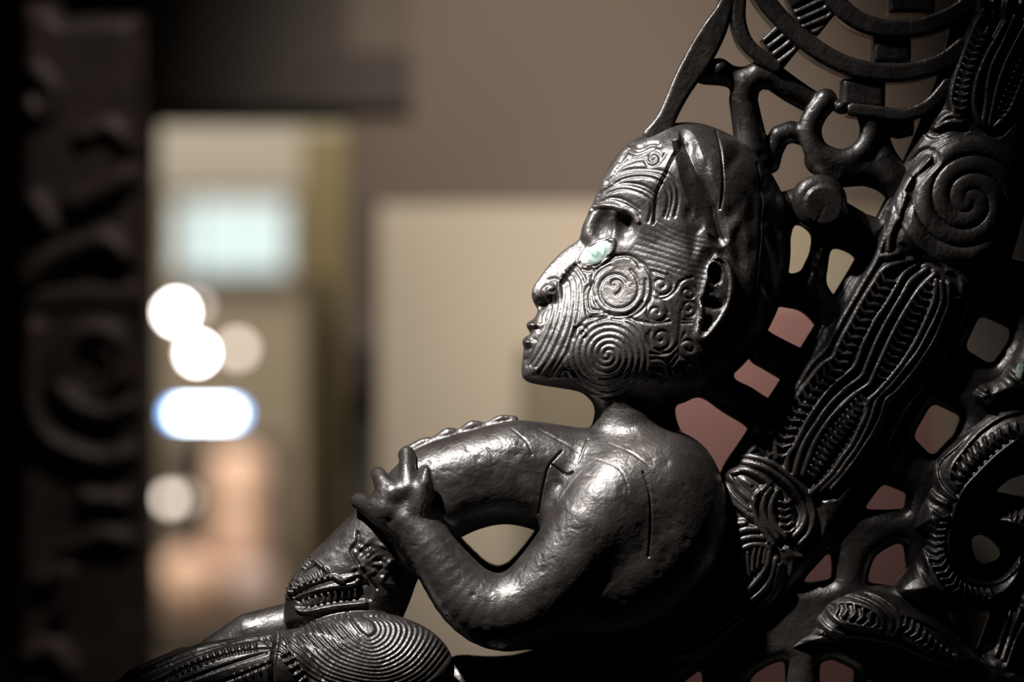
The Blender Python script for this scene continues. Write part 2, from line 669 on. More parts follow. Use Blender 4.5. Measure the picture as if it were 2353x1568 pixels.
def box(name, x0, x1, y0, y1, z0, z1, mat, parent=None, bevel=0.0):
    W = np.array([(x, y, z) for x in (x0, x1) for y in (y0, y1) for z in (z0, z1)], float)
    Q = [(0, 1, 3, 2), (4, 6, 7, 5), (0, 4, 5, 1), (2, 3, 7, 6), (0, 2, 6, 4), (1, 5, 7, 3)]
    o = mesh_from(name, W, Q, mat, parent, smooth=False)
    if bevel:
        m = o.modifiers.new('bevel', 'BEVEL'); m.width = bevel; m.segments = 2
    return o


def pbox(name, xa, xb, ya, yb, d0, d1, mat, parent=None, bevel=0.0):
    """box whose front face (at camera distance d0) covers the given photograph pixels."""
    a, b = at(xa, ya, d0), at(xb, yb, d0)
    return box(name, a.x, b.x, d0 - 3, d1 - 3, b.z, a.z, mat, parent, bevel)


# ------------------------------------------------------------------ the room
M_FLOOR = plain('floor_carpet', (0.05, 0.045, 0.04), 0.95)
M_CEIL = plain('ceiling_paint', (0.06, 0.055, 0.05), 0.9)
M_DARK = plain('dark_wall_paint', (0.09, 0.095, 0.08), 0.9)
M_FASCIA = plain('brown_fascia', (0.105, 0.081, 0.063), 0.8, 0.06, 2.0)
M_PILASTER = plain('dark_brown_trim', (0.085, 0.066, 0.054), 0.7)
M_CREAM = plain('cream_wall', (0.42, 0.37, 0.29), 0.85, 0.05, 1.5)
M_OLIVE = plain('olive_wall', (0.27, 0.235, 0.165), 0.85, 0.06, 1.5)
M_RED = plain('red_panel', (0.36, 0.19, 0.17), 0.6, 0.05, 3.0)

WD = 6.2      # camera distance of the partition wall behind the carving


def struct(o):
    o['kind'] = 'structure'
    return o


struct(box('floor', -4.5, 4.5, -4.0, 11.6, -0.1, 0.0, M_FLOOR))
struct(box('ceiling', -4.5, 4.5, -4.0, 11.6, 4.0, 4.1, M_CEIL))
for nm_, xa_, xb_ in (('wall_west', -4.6, -4.5), ('wall_east', 4.5, 4.6)):
    struct(box(nm_, xa_, xb_, -4.0, 11.6, 0.0, 4.0, M_DARK))
struct(box('wall_front', -4.5, 4.5, -4.1, -4.0, 0.0, 4.0, M_DARK))
xl, xr = at(335, 0, WD).x, at(797, 0, WD).x
ztop = at(0, 268, WD).z
wl = struct(box('wall_left', -4.5, xl, WD - 3, WD - 2.75, 0, 4.0, M_DARK))
wb = struct(box('wall_back', xr, 4.5, WD - 3, WD - 2.75, 0, 4.0, M_OLIVE))
M_HEAD_SHADE = plain('header_shaded_brown', (0.045, 0.037, 0.031), 0.8)  # fascia brown darkened: light falloff to the left put into the colour
struct(box('wall_header', xl, xr, WD - 3, WD - 2.75, ztop, 4.0, M_HEAD_SHADE))
struct(box('shade_step_board', xr, at(945, 0, WD - 0.02).x, WD - 3.024, WD - 3.012, at(0, 122, WD).z, 4.0, plain('header_end_half_shade', (0.088, 0.069, 0.055), 0.8)))  # mid-tone board, painted step of the light falloff between header and fascia
fz = at(0, 466, WD - 0.012).z
struct(box('trim_1', xr, 4.5, WD - 3.012, WD - 3.0, fz, 4.0, M_FASCIA))
struct(box('trim_2', xr, at(868, 0, WD - 0.05).x, WD - 3.010, WD - 3.0, 0, fz, M_PILASTER))
struct(box('trim_3', at(868, 0, WD - 0.02).x, at(1420, 0, WD - 0.02).x, WD - 3.010, WD - 3.0, 0.35, fz, M_CREAM))
struct(box('shade_end_board', at(2185, 0, WD).x, 4.5, WD - 3.02, WD - 3.0, 0, fz, plain('shaded_grey_olive', (0.11, 0.10, 0.082), 0.85)))  # darker board added in place of the wall's light falloff to the right
# thin dark strip on the fascia, standing in for its soft shadow band
tag(pbox('shade_band', -900, 945, 122, 245, 6.165, 6.187, plain('shade_band_brown', (0.038, 0.030, 0.026), 0.8)),
    'thin dark strip standing in for the shadow band above the bright opening', 'shade strip')
oc = empty('olive_cabinet', (at(1380, 0, 6.0).x, 3.05, 0))
pbox('cabinet_body', 1206, 1580, 815, 2650, 5.98, WD - 0.012, plain('olive_lacquer', (0.20, 0.175, 0.115), 0.7, 0.05, 2.0), oc, 0.004)
pbox('cabinet_lid', 1200, 1586, 800, 815, 5.97, WD - 0.012, plain('olive_lid', (0.17, 0.15, 0.10), 0.6), oc, 0.003)
tag(oc, 'olive cabinet against the cream wall behind the figure', 'cabinet')
# dark box on the brown trim
wbx = empty('wall_box', at(840, 990, WD - 0.05))
pbox('box_body', 815, 866, 785, 905, WD - 0.13, WD - 0.05, plain('black_plastic', (0.010, 0.011, 0.010), 0.5), wbx, 0.006)
pbox('box_conduit', 828, 852, 905, 1250, WD - 0.09, WD - 0.05, plain('green_conduit', (0.035, 0.05, 0.042), 0.6), wbx, 0.004)
tag(wbx, 'small black box on the dark brown trim beside the cream panel', 'wall box')
# red panel behind the openwork
rp = empty('red_panel', at(1830, 1900, WD - 0.42))
pbox('panel_board', 1420, 2165, 690, 2300, WD - 0.42, WD - 0.36, M_RED, rp, 0.004)
for sx in (1520, 2060):
    pbox('panel_batten', sx, sx + 50, 760, 2300, WD - 0.36, WD - 0.30, M_PILASTER, rp)
tag(rp, 'dull red display panel standing behind the pierced carving', 'panel')

# far room seen through the opening
FD = 13.6
struct(box('wall_far', -4.5, 4.5, FD - 3, FD - 2.8, 0, 4.0, plain('far_wall_beige', (0.36, 0.30, 0.22), 0.9, 0.06, 1.0)))
struct(pbox('trim_4', 200, 1000, 100, 432, 9.2, 9.5, plain('bulkhead_cream', (0.50, 0.46, 0.39), 0.9, 0.05, 1.0)))
struct(pbox('wall_right', 692, 1100, 300, 3000, 8.2, 8.5, plain('olive_yellow_wall', (0.30, 0.235, 0.115), 0.85, 0.05, 1.0)))
struct(pbox('trim_5', 712, 742, 630, 3000, 8.12, 8.2, plain('dark_jamb', (0.06, 0.05, 0.042), 0.8)))
lb = empty('light_box', at(535, 652, FD - 0.16))
pbox('box_case', 396, 666, 456, 634, FD - 0.14, FD, plain('white_case', (0.6, 0.6, 0.58), 0.6), lb)
pbox('lit_panel', 408, 655, 468, 622, FD - 0.16, FD - 0.14, glow('pale_blue_light', (0.72, 0.92, 1.0), 0.27), lb)
tag(lb, 'pale blue lit panel high on the far wall', 'light box')

# display below the lamps
bb = pbox('display_board', 385, 660, 1012, 2000, FD - 0.38, FD - 0.32, plain('board_dark', (0.022, 0.017, 0.015), 0.8), None, 0.01)
tag(bb, 'dark brown backing board behind the salmon display column', 'board')
M_SALMON = plain('salmon_plaster', (0.72, 0.50, 0.38), 0.7, 0.12, 8)


def lathe(name, loc, prof, mat, parent=None, n=20):
    W, Q = [], []
    for r, z in prof:
        for k in range(n):
            a = 2 * math.pi * k / n
            W.append((loc.x + r * math.cos(a), loc.y + r * math.sin(a), loc.z + z))
    for i in range(len(prof) - 1):
        for k in range(n):
            Q.append((i * n + k, i * n + (k + 1) % n, (i + 1) * n + (k + 1) % n, (i + 1) * n + k))
    return mesh_from(name, np.array(W), np.array(Q), mat, parent)


u = 12.9 / DPX
sal = empty('display_column', at(548, 1300, 12.9))
lathe('column_shaft', at(548, 1300, 12.9), [(0.001, 0), (76 * u, 0), (72 * u, 60 * u), (64 * u, 150 * u), (70 * u, 220 * u), (52 * u, 262 * u), (0.001, 270 * u)], M_SALMON, sal)
lathe('column_foot', at(548, 1318, 12.9), [(0.001, 0), (86 * u, 0), (86 * u, 14 * u), (74 * u, 18 * u), (0.001, 18 * u)], M_SALMON, sal)
tag(sal, 'tall salmon coloured column in the far display', 'display column')
for px, rr, lab, mt in ((430, 72, 'rounded salmon jar left of the display column', M_SALMON),
                        (578, 60, 'pale greyish pink jar in front of the display column', plain('pale_pink', (0.50, 0.40, 0.37), 0.6))):
    j = empty('display_jar', at(px, 1401, 12.7))
    k = 12.7 / DPX * rr
    lathe('jar_body', at(px, 1401, 12.7), [(0.001, 0.02 * k), (0.6 * k, 0.02 * k), (0.95 * k, 0.5 * k), (k, 1.0 * k), (0.8 * k, 1.55 * k), (0.45 * k, 1.75 * k)], mt, j)
    lathe('jar_rim', at(px, 1401 - 1.75 * rr, 12.7), [(0.45 * k, 0), (0.5 * k, 0.08 * k), (0.5 * k, 0.16 * k), (0.38 * k, 0.16 * k), (0.36 * k, 0)], mt, j)
    tag(j, lab, 'jar')
ct = empty('display_counter', at(520, 1900, 12.5))
pbox('counter_top', 300, 720, 1422, 1432, 12.35, 13.15, plain('counter_brown', (0.20, 0.15, 0.115), 0.7), ct)
pbox('counter_body', 320, 700, 1424, 1695, 12.4, 13.15, plain('counter_body_brown', (0.17, 0.13, 0.105), 0.8), ct)
tag(ct, 'brown counter carrying the jars in the far room', 'counter')


def pendant(px, py, d, rad, col, strength, label, ztop_=4.0):
    c = at(px, py, d)
    r = empty('pendant_lamp', (c.x, c.y, c.z))
    prof = [(max(rad * math.sin(math.pi * i / 10), 0.0004), -rad * math.cos(math.pi * i / 10)) for i in range(11)]
    lathe('bulb', c, prof, glow('lamp_glow', col, strength), r, 16)
    lathe('bulb_holder', c + Vector((0, 0, rad * 0.95)), [(0.001, 0), (rad * 0.5, 0), (rad * 0.5, rad), (0.004, rad * 1.3), (0.001, rad * 1.3)], M_PILASTER, r, 10)
    lathe('cord', c + Vector((0, 0, rad * 2)), [(0.002, 0), (0.002, ztop_ - c.z - rad * 2)], M_PILASTER, r, 6)
    tag(r, label, 'lamp', 'bare bulbs in the far room')
    return r


pendant(404, 718, 13.0, 0.026, (1.0, 0.97, 0.90), 60, 'brightest bare bulb, beside the edge of the carved post')
pendant(452, 812, 11.6, 0.023, (1.0, 0.97, 0.92), 55, 'second bright bulb, just below the brightest one')
pendant(546, 802, 11.4, 0.026, (1.0, 0.86, 0.76), 4.2, 'dim warm bulb to the right of the second bright bulb')
pendant(452, 702, 9.4, 0.016, (1.0, 0.88, 0.84), 3.0, 'faint bulb half hidden behind the brightest one')
pendant(390, 1147, 9.6, 0.020, (1.0, 0.86, 0.74), 5, 'low beige bulb beneath the blue light strip')
pendant(425, 1145, 10.5, 0.020, (1.0, 0.85, 0.70), 1.6, 'faintest low bulb beside the beige one')

ls = empty('light_strip', at(471, 975, 11.5))
pbox('strip_rod', 440, 443, -200, 940, 11.55, 11.57, M_PILASTER, ls)
pbox('strip_housing', 392, 552, 938, 964, 11.52, 11.62, M_PILASTER, ls)
M_LED = glow('blue_white_led', (0.74, 0.88, 1.0), 30)
M_LED2 = glow('blue_led', (0.22, 0.50, 1.0), 14)
for i in range(10):
    x = 402 + i * 15.4
    pbox('light_cell', x - 5.5, x + 5.5, 940, 962, 11.5, 11.52, M_LED2 if i in (0, 9) else M_LED, ls)
tag(ls, 'short horizontal strip of blue-white lights below the bulbs', 'light strip')


# ------------------------------------------------------------------ the carved prow
prow = empty('carved_prow', (0.15, 0.0, 0.72))
tag(prow, 'dark carved wooden prow with reclining tattooed figure and pierced scrollwork', 'carving')

# ---- figure -------------------------------------------------------------------------------
V = Vol(250, 1850, 262, 1690, -238, 203, 3.8)

face_x = np.array([(280, 1520), (300, 1505), (322, 1455), (345, 1425), (380, 1400), (418, 1380), (450, 1368), (478, 1358), (520, 1345), (560, 1345),
                   (620, 1318), (680, 1275), (720, 1240), (770, 1212), (820, 1202), (870, 1200), (920, 1330), (960, 1380)], float)


def head_w(U, Vv):
    xf = np.interp(Vv, face_x[:, 0], face_x[:, 1])
    s = np.clip((U - xf) / 290.0, 0, 1)
    w = 62 + 92 * (s * s * (3 - 2 * s)) ** 0.75
    w = w + 22 * np.exp(-((Vv - 400) / 90.0) ** 2) * np.exp(-((U - xf - 90) / 120.0) ** 2)
    return w


head_out = cr([(1505, 301), (1530, 288), (1565, 282), (1605, 284), (1650, 298), (1700, 325), (1745, 365), (1780, 415), (1802, 465), (1812, 520),
               (1815, 580), (1808, 640), (1790, 700), (1765, 755), (1735, 805), (1695, 850), (1640, 895), (1580, 918), (1500, 925), (1420, 922),
               (1365, 918), (1330, 901), (1290, 893), (1245, 886), (1215, 879), (1201, 868), (1198, 852), (1201, 820), (1206, 790),
               (1214, 768), (1222, 745), (1238, 715), (1270, 680), (1310, 622), (1338, 570), (1334, 545), (1338, 520), (1348, 498), (1359, 476),
               (1369, 450), (1381, 418), (1400, 381), (1426, 346), (1456, 322), (1480, 312)], True, 4)
V.extrude(head_out, 0, head_w, lambda w: w * 0.88, k=5, R=190)
# nose
nose = cr([(1338, 552), (1318, 560), (1290, 580), (1262, 609), (1240, 638), (1228, 655), (1222, 672), (1224, 690), (1236, 708), (1262, 706), (1300, 690), (1350, 620), (1365, 565)], True, 4)
GN = Grid(1190, 1400, 520, 740, 2.0)
DN = GN.sdf(nose, 60)
# wedge section: narrow along the bridge, widening towards the cheeks
V.extrude(nose, 0, lambda U, Vv: np.clip(9 + 0.72 * sample(GN, DN, U + 0 * Vv, Vv + 0 * U), 9, 46), lambda w: np.minimum(w * 0.7, 16), k=16)
for sy in (-1, 1):
    V.ell((1266, 672, 36 * sy), (24, 20, 14), k=18)
    V.ell((1244, 698, 22 * sy), (17, 11, 18), k=8, sub=True)
# lips and chin
V.ell((1226, 748, 0), (17, 11, 50), k=10)
V.ell((1215, 786, 0), (15, 12, 48), k=10)
V.ell((1207, 767, 0), (12, 4, 52), k=5, sub=True)
# brow ridge, sockets and eye hollow, both sides
for (px, py), (ru, rv, ry) in (((1376, 518), (33, 42, 33)), ((1432, 519), (30, 38, 31))):
    a = V.hit(px, py)
    for sy in (-1, 1):
        V.ell((a[0], a[1], -sy * (a[2] - 10)), (ru, rv, ry), k=13, sub=True, persp=False)
a = V.hit(1372, 582)
ehs = np.array([V.hit(*p_) for p_ in ((1340, 600), (1404, 562), (1360, 566), (1382, 600))])
eco = np.linalg.lstsq(np.c_[ehs[:, :2] - np.array(a[:2]), np.ones(4)], ehs[:, 2], rcond=None)[0]   # plane of the eye
for sy in (-1, 1):
    V.ell((a[0], a[1], -sy * a[2]), (47, 27, 12), k=5, sub=True, rot=math.radians(-29), persp=False)
EYE = a
# ears
ea = V.hit(1660, 690)
ear_o = cr(ce((690, 270), (760, 265), (830, 300), (868, 400), (882, 520), (868, 660), (820, 790), (740, 910), (660, 1000), (590, 1030), (545, 980), (560, 900), (590, 800), (575, 700), (600, 600), (630, 480), (645, 370)), True, 4)
ear_p = q2(ear_o, ea[2] - 12)
for sy in (-1, 1):
    yc = (ea[2] - 2) * (1 if sy < 0 else -1)
    V.extrude(ear_p, yc, 22, 10, k=9)
    for pts, r in ((ce((715, 400), (715, 470)), 16), (ce((640, 680), (740, 700)), 13), (ce((650, 850), (615, 910)), 12)):
        qq = q2(pts, ea[2] - 12)
        V.chain([(qq[0][0], qq[0][1], yc * 1.09, r), (qq[1][0], qq[1][1], yc * 1.09, r * 0.95)], k=5, sub=True, persp=False)
        V.chain([(qq[0][0], qq[0][1], yc * 0.95, r), (qq[1][0], qq[1][1], yc * 0.95, r * 0.95)], k=5, sub=True, persp=False)
# neck
V.chain([(1455, 870, 0, 86), (1455, 960, 0, 90), (1452, 1030, 0, 104)], k=30)
# torso
torso = cr([(1420, 990), (1330, 983), (1250, 971), (1180, 967), (1100, 985), (1020, 1007), (950, 1036), (895, 1086), (850, 1140), (800, 1190),
            (740, 1250), (690, 1300), (665, 1345), (656, 1385), (662, 1440), (760, 1490), (880, 1475), (922, 1425), (943, 1380), (962, 1330),
            (1000, 1280), (1050, 1241), (1105, 1215), (1160, 1205), (1215, 1214), (1300, 1240), (1420, 1200), (1490, 1060)], True, 4)
V.extrude(torso, 0, 112, 100, k=12)
# back and shoulders
back = cr([(1400, 996), (1480, 988), (1555, 990), (1610, 1020), (1645, 1070), (1664, 1130), (1669, 1200), (1656, 1270), (1622, 1335), (1560, 1400),
           (1480, 1450), (1380, 1478), (1280, 1486), (1190, 1490), (1140, 1480), (1150, 1430), (1240, 1340), (1300, 1240), (1290, 1120), (1330, 1040)], True, 4)
V.extrude(back, 0, 188, 150, k=30)
arm = cr([(1490, 1110, -70, 100), (1392, 1183, -108, 106), (1315, 1280, -128, 96), (1256, 1352, -133, 93), (1205, 1393, -134, 91), (1142, 1406, -134, 88), (1080, 1376, -133, 77),
          (1030, 1318, -130, 66), (985, 1255, -126, 56), (938, 1196, -120, 45)], n=3)
for mir in (False, True):
    V.chain(arm, k=44 if not mir else 30, mirror=mir)
# near hand: a mitt with three blunt fingers and a thumb, bent over the belly
hand = cr([(808, 1158), (815, 1140), (831, 1137), (847, 1149), (864, 1141), (862, 1110), (856, 1086), (869, 1077), (884, 1086), (896, 1102), (913, 1103),
           (922, 1088), (918, 1058), (920, 1035), (934, 1026), (949, 1038), (953, 1064), (952, 1088), (966, 1078), (979, 1070), (988, 1086), (994, 1137), (982, 1160),
           (972, 1195), (962, 1235), (925, 1246), (885, 1220), (850, 1196), (822, 1172)], True, 3)


def hand_y(U, Vv):
    d = np.sqrt((U - 930) ** 2 + (Vv - 1165) ** 2)
    t = np.clip((d - 45) / 95, 0, 1)
    return -116 + 72 * t * t * (3 - 2 * t) - 14 * np.clip((U - 940) / 30, 0, 1)


V.extrude(q2(hand, -95), hand_y, 33, 15, k=7)
V.chain([(885, 1170, -134, 24), (850, 1162, -112, 18), (822, 1151, -78, 14)], k=14)
V.chain([(905, 1135, -134, 23), (880, 1108, -108, 18), (869, 1090, -76, 14)], k=14)
V.chain([(938, 1120, -132, 23), (936, 1078, -112, 18), (935, 1043, -78, 15)], k=14)
V.chain([(955, 1165, -140, 22), (975, 1110, -146, 15), (980, 1082, -140, 9)], k=12)
V.ell((900, 1165, -120), (52, 46, 30), k=16)
# far hand lying along the chest
V.chain(cr([(930, 1046, 40, 16), (972, 1020, 38, 13), (1000, 1015, 38, 12), (1030, 997, 38, 14), (1056, 996, 38, 10), (1086, 979, 38, 13), (1118, 980, 38, 9), (1150, 964, 36, 10), (1184, 963, 34, 7)], n=3), k=4)
# hips and legs
V.ell((795, 1450, 0), (135, 75, 100), k=15)
V.ell((835, 1541, -112), (206, 133, 100), k=6)
V.chain([(690, 1532, -112, 88), (480, 1562, -110, 86), (270, 1650, -105, 80)], k=5)
V.chain([(700, 1440, 85, 62), (580, 1464, 88, 58), (505, 1505, 90, 50)], k=8)
V.chain([(520, 1535, 100, 52), (430, 1535, 100, 49), (320, 1580, 100, 46)], k=5)

Vv_, Q_ = V.nets()
Vv_ = smooth_v(Vv_, Q_, 3)


def to_px(P):
    k = DPX / (DPX - np.abs(P[:, 2]))
    return CX + (P[:, 0] - CX) * k, CY + (P[:, 1] - CY) * k


CRACKS = [[(1646, 300), (1658, 350), (1662, 420), (1656, 480)], [(1741, 375), (1752, 440), (1748, 540), (1738, 640), (1733, 670)],
          [(1478, 1085), (1492, 1130), (1496, 1200), (1490, 1280)], [(1290, 1037), (1262, 1070), (1250, 1110), (1236, 1180)], [(1268, 1068), (1300, 1090), (1315, 1085)]]
FINE_CRACKS = [[(1350, 1010), (1340, 1035), (1330, 1060)], [(1175, 985), (1210, 1015), (1222, 1045)], [(1235, 985), (1290, 1015), (1330, 1040)],
               [(1370, 1055), (1420, 1075), (1440, 1110), (1442, 1135)], [(1400, 1020), (1450, 1040), (1490, 1070)], [(1120, 1030), (1130, 1045), (1132, 1060)]]
GC = Grid(1000, 1780, 280, 1320, 3.0)
DC = GC.dist([cr(l) for l in CRACKS + FINE_CRACKS], 30)
cen = Vv_[Q_].mean(1)
pu, pv = to_px(cen)
fine = (cen[:, 2] < 6) & (((pu > 1180) & (pu < 1720) & (pv > 285) & (pv < 945)) | ((pu < 1060) & (pv > 1190)) | ((pu > 800) & (pu < 1010) & (pv > 1010))
                          | ((sample(GC, DC, pu, pv) < 12) & (pu > 1000) & (pu < 1780) & (pv < 1320)))
Vv_, Q_, extra_ = subdivide(Vv_, Q_, fine)
Vv_ = smooth_v(Vv_, Q_, 1, 0.3)

# relief maps (px)
G = Grid(280, 1860, 270, 1600, 1.25)
REL = np.zeros((G.nu, G.nv), np.float32)


def carve(lines, w, h):
    global REL
    REL = REL + groove(G, [cr(l) if len(l) > 2 and not isinstance(l, np.ndarray) else np.asarray(l, float) for l in lines], w, h)


def raise_(lines, w, h, p=0.7):
    global REL
    REL = REL + ridge(G, [cr(l) if len(l) > 2 and not isinstance(l, np.ndarray) else np.asarray(l, float) for l in lines], w, h, p)


# lower cheek spiral
carve([spiral(1395, 816, 6, 104, 0.4, 3.4), spiral(1395, 816, 6, 104, 0.4 + math.pi, 3.4)], 3.8, 2.6)
# upper cheek spiral
carve([spiral(1411, 655, 3, 22, 2.6, 0.8), spiral(1416, 664, 30, 54, -0.6, -1.05), spiral(1418, 664, 56, 64, -1.9, -0.62), spiral(1424, 656, 66, 78, 2.75, 0.85)], 3.8, 3.2)
# small scrolls by the ear and jaw
carve([spiral(1518, 656, 5, 30, 1.2, -1.35), spiral(1508, 718, 4, 32, 0.2, -1.3), spiral(1518, 778, 4, 33, 0.9, 1.4), spiral(1580, 672, 4, 20, 0, -1.1),
       spiral(1582, 708, 4, 22, 0.5, 1.2), spiral(1582, 800, 4, 28, 2.6, -1.2), spiral(1586, 848, 4, 20, 0, 1.1), spiral(1508, 858, 8, 24, 3.0, 0.7),
       cf((1210, 480), (1170, 560), (1165, 620), (1200, 690), (1290, 700), (1350, 660)),
       cf((1210, 470), (1250, 500), (1340, 485), (1420, 420), (1470, 340), (1568, 300)),
       cf((720, 690), (860, 655), (980, 670), (1100, 700), (1240, 720), (1370, 700)),
       cf((1190, 790), (1180, 900), (1260, 970), (1360, 980), (1440, 900), (1460, 760), (1470, 600)),
       cf((1200, 990), (1290, 1000), (1370, 980)), cf((1205, 1040), (1290, 1040), (1350, 1090), (1390, 1180)),
       cf((1470, 690), (1560, 690)), cf((1470, 720), (1560, 715)), cf((1500, 810), (1460, 900), (1450, 1000)),
       cf((1360, 1060), (1430, 980)), cf((1390, 1090), (1450, 1010)), cf((1420, 1140), (1480, 1080), (1540, 1080)),
       cf((1170, 1180), (1250, 1140)), cf((1160, 1230), (1200, 1180), (1290, 1200)),
       cf((1220, 250), (1330, 290), (1390, 380), (1350, 450), (1270, 470)), cf((1200, 250), (1205, 380), (1215, 450)),
       cf((1150, 330), (1140, 470), (1060, 590), (980, 640))], 3.8, 3.2)
# outline of the cheek
carve([cf((630, 380), (600, 430), (600, 520), (615, 620), (640, 670), (740, 660), (830, 640)), cf((670, 350), (640, 430), (640, 540), (660, 590), (730, 600)),
       cf((590, 190), (650, 225), (740, 200), (860, 130)), cf((520, 200), (580, 280), (600, 330)), cf((560, 190), (610, 240), (680, 240)),
       cf((880, 120), (980, 105), (1060, 150), (1100, 220))], 3.8, 4.0)
# lines from the nose round the mouth
carve([cf((300, 330), (350, 390), (350, 520), (330, 640), (280, 800), (200, 960), (110, 1090)),
       cf((390, 350), (410, 420), (400, 540), (370, 680), (310, 840), (240, 980), (160, 1110)),
       cf((410, 290), (450, 360), (460, 480), (450, 600), (410, 750), (350, 900), (280, 1040), (200, 1150)),
       cf((440, 250), (500, 330), (510, 450), (500, 600), (470, 760), (410, 920), (340, 1060), (260, 1180)),
       cf((470, 230), (545, 320), (560, 440), (545, 600), (520, 720)),
       cf((500, 760), (480, 880), (430, 1000), (350, 1120), (280, 1200)),
       cf((300, 480), (290, 600), (250, 720), (180, 880), (90, 1060)),
       cf((270, 350), (300, 320), (360, 330), (340, 420), (280, 430), (260, 400)),
       cf((240, 570), (210, 640), (200, 700)), cf((270, 590), (235, 660), (235, 740), (190, 790)), cf((130, 760), (190, 770)), cf((80, 850), (160, 870)),
       cf((70, 960), (110, 940)), cf((60, 1050), (90, 1040), (80, 1100))], 4.4, 2.9)
carve([cf((370, 1190), (400, 1140), (470, 1150), (520, 1200), (560, 1240)), cf((500, 850), (520, 760), (580, 740)), spiral(1335, 762, 4, 15, 0, 1.2)], 4, 4)
# forehead
carve([ch((690, 790), (760, 720), (850, 705), (960, 740), (1060, 800), (1090, 840)), ch((710, 745), (800, 690), (900, 690), (1000, 730), (1085, 790)),
       ch((720, 690), (820, 600), (950, 570), (1100, 600), (1220, 670), (1245, 740), (1220, 900)), ch((730, 650), (840, 580), (960, 550), (1120, 575), (1240, 650)),
       ch((760, 660), (860, 620), (960, 605), (1090, 640), (1190, 710), (1200, 800), (1170, 900)),
       ch((790, 560), (880, 490), (1020, 450), (1180, 450), (1310, 490), (1380, 580), (1390, 700), (1350, 860)),
       ch((800, 540), (900, 460), (1030, 425), (1200, 425), (1340, 460), (1420, 560), (1440, 700), (1410, 850)),
       ch((860, 560), (960, 510), (1120, 490), (1260, 530), (1340, 620), (1350, 740), (1320, 850)),
       ch((870, 460), (960, 380), (1060, 340), (1150, 330)), ch((890, 430), (980, 350), (1100, 310), (1220, 240)),
       spiral(1500, 362, 4, 20, 0.5, 1.3), ch((1140, 350), (1180, 400), (1260, 370), (1320, 290)),
       ch((920, 360), (970, 270), (1020, 280), (1010, 330)), ch((1000, 200), (1060, 260), (1120, 250), (1200, 210), (1280, 220)), ch((1030, 200), (1090, 230), (1180, 190), (1260, 190)),
       ch((950, 320), (1000, 240), (1050, 290), (1130, 270), (1220, 240))], 4.2, 3.8)
# temple lines
tl = []
for i in range(6):
    o = i * 13
    tl.append([(1470 - i * 4, 536 + o), (1520, 553 + o), (1580, 572 + o), (1634 - i * 2, 583 + o * 0.95)])
for i in range(4):
    o = i * 14
    tl.append([(1508, 505 + o), (1550, 530 + o * 0.8), (1600, 545 + o * 0.8), (1632, 552 + o * 0.8)])
carve(tl, 3.0, 0.8)
# eye rim
al = [(1331, 604), (1345, 580), (1368, 560), (1396, 553), (1410, 556), (1405, 580), (1385, 602), (1358, 611), (1338, 612)]
raise_([np.vstack([cr(al, True), cr(al, True)[:1]])], 6.5, 5.0)
# brow outline between the sockets
raise_([[(1352, 487), (1370, 474), (1405, 473), (1430, 482), (1455, 492), (1466, 510)]], 7, 6)
raise_([[(1396, 545), (1401, 525), (1404, 505)]], 6, 3)
raise_([ce((700, 285), (770, 280), (830, 330), (860, 420), (866, 540), (850, 660), (800, 780), (730, 890), (650, 985), (590, 1005), (562, 960), (580, 860), (600, 760), (590, 690), (618, 580), (640, 470), (660, 370), (700, 285))], 6, 7)
# hairline facet
band_l = cr([(1543, 322), (1556, 380), (1568, 430), (1600, 505), (1640, 545)])
band_r = cr([(1572, 322), (1602, 395), (1634, 470), (1652, 545)])
Pb = np.vstack([band_l, band_r[::-1]])
Ib = G.inside(Pb)
dl = G.dist([band_l], 80); dr = G.dist([band_r], 80)
REL = np.where(Ib, REL - 24 * dl / np.maximum(dl + dr, 1e-3), REL - np.where((~Ib) & (G.u[:, None] > 1560) & (dr < 26), 24 * (1 - dr / 26) ** 1.2, 0))
# cracks
carve([[(1560, 322), (1556, 340), (1540, 372), (1522, 412), (1507, 446), (1502, 482), (1499, 514)]], 2.6, 9)
carve(CRACKS, 2.1, 6)
carve(FINE_CRACKS, 2.4, 1.3)
# adze-cut planes at the back of the head
rs = np.random.RandomState(3)
for _ in range(70):
    a_ = rs.uniform(1575, 1800); b_ = rs.uniform(300, 720)
    n_ = rs.uniform(-0.6, 0.6)
    L_ = rs.uniform(14, 36)
    i0, i1, j0, j1 = G.win(a_ - 50, a_ + 50, b_ - 50, b_ + 50)
    UU = G.u[i0:i1, None] - a_; VV = G.v[None, j0:j1] - b_
    xx = UU * math.cos(n_) + VV * math.sin(n_); yy = -UU * math.sin(n_) + VV * math.cos(n_)
    REL[i0:i1, j0:j1] -= rs.uniform(2, 5.5) * np.exp(-(xx / (L_ * 0.5)) ** 2 - (yy / L_) ** 2)
# chipped patch below the hand
for _ in range(45):
    a_, b_ = rs.uniform(818, 900), rs.uniform(1245, 1345)
    ang = rs.uniform(0.3, 2.4)
    L_ = rs.uniform(6, 20)
    REL += 0
    i0, i1, j0, j1 = G.win(a_ - 40, a_ + 40, b_ - 40, b_ + 40)
    UU = G.u[i0:i1, None] - a_; VV = G.v[None, j0:j1] - b_
    xx = UU * math.cos(ang) + VV * math.sin(ang); yy = -UU * math.sin(ang) + VV * math.cos(ang)
    REL[i0:i1, j0:j1] += rs.choice([-1, -1, 1]) * rs.uniform(2, 4) * np.exp(-(xx / 5) ** 2 - (yy / L_) ** 2)
carve([ck((730, 180), (725, 260), (670, 340), (710, 430), (780, 530), (860, 640), (910, 700))], 3.5, 8)
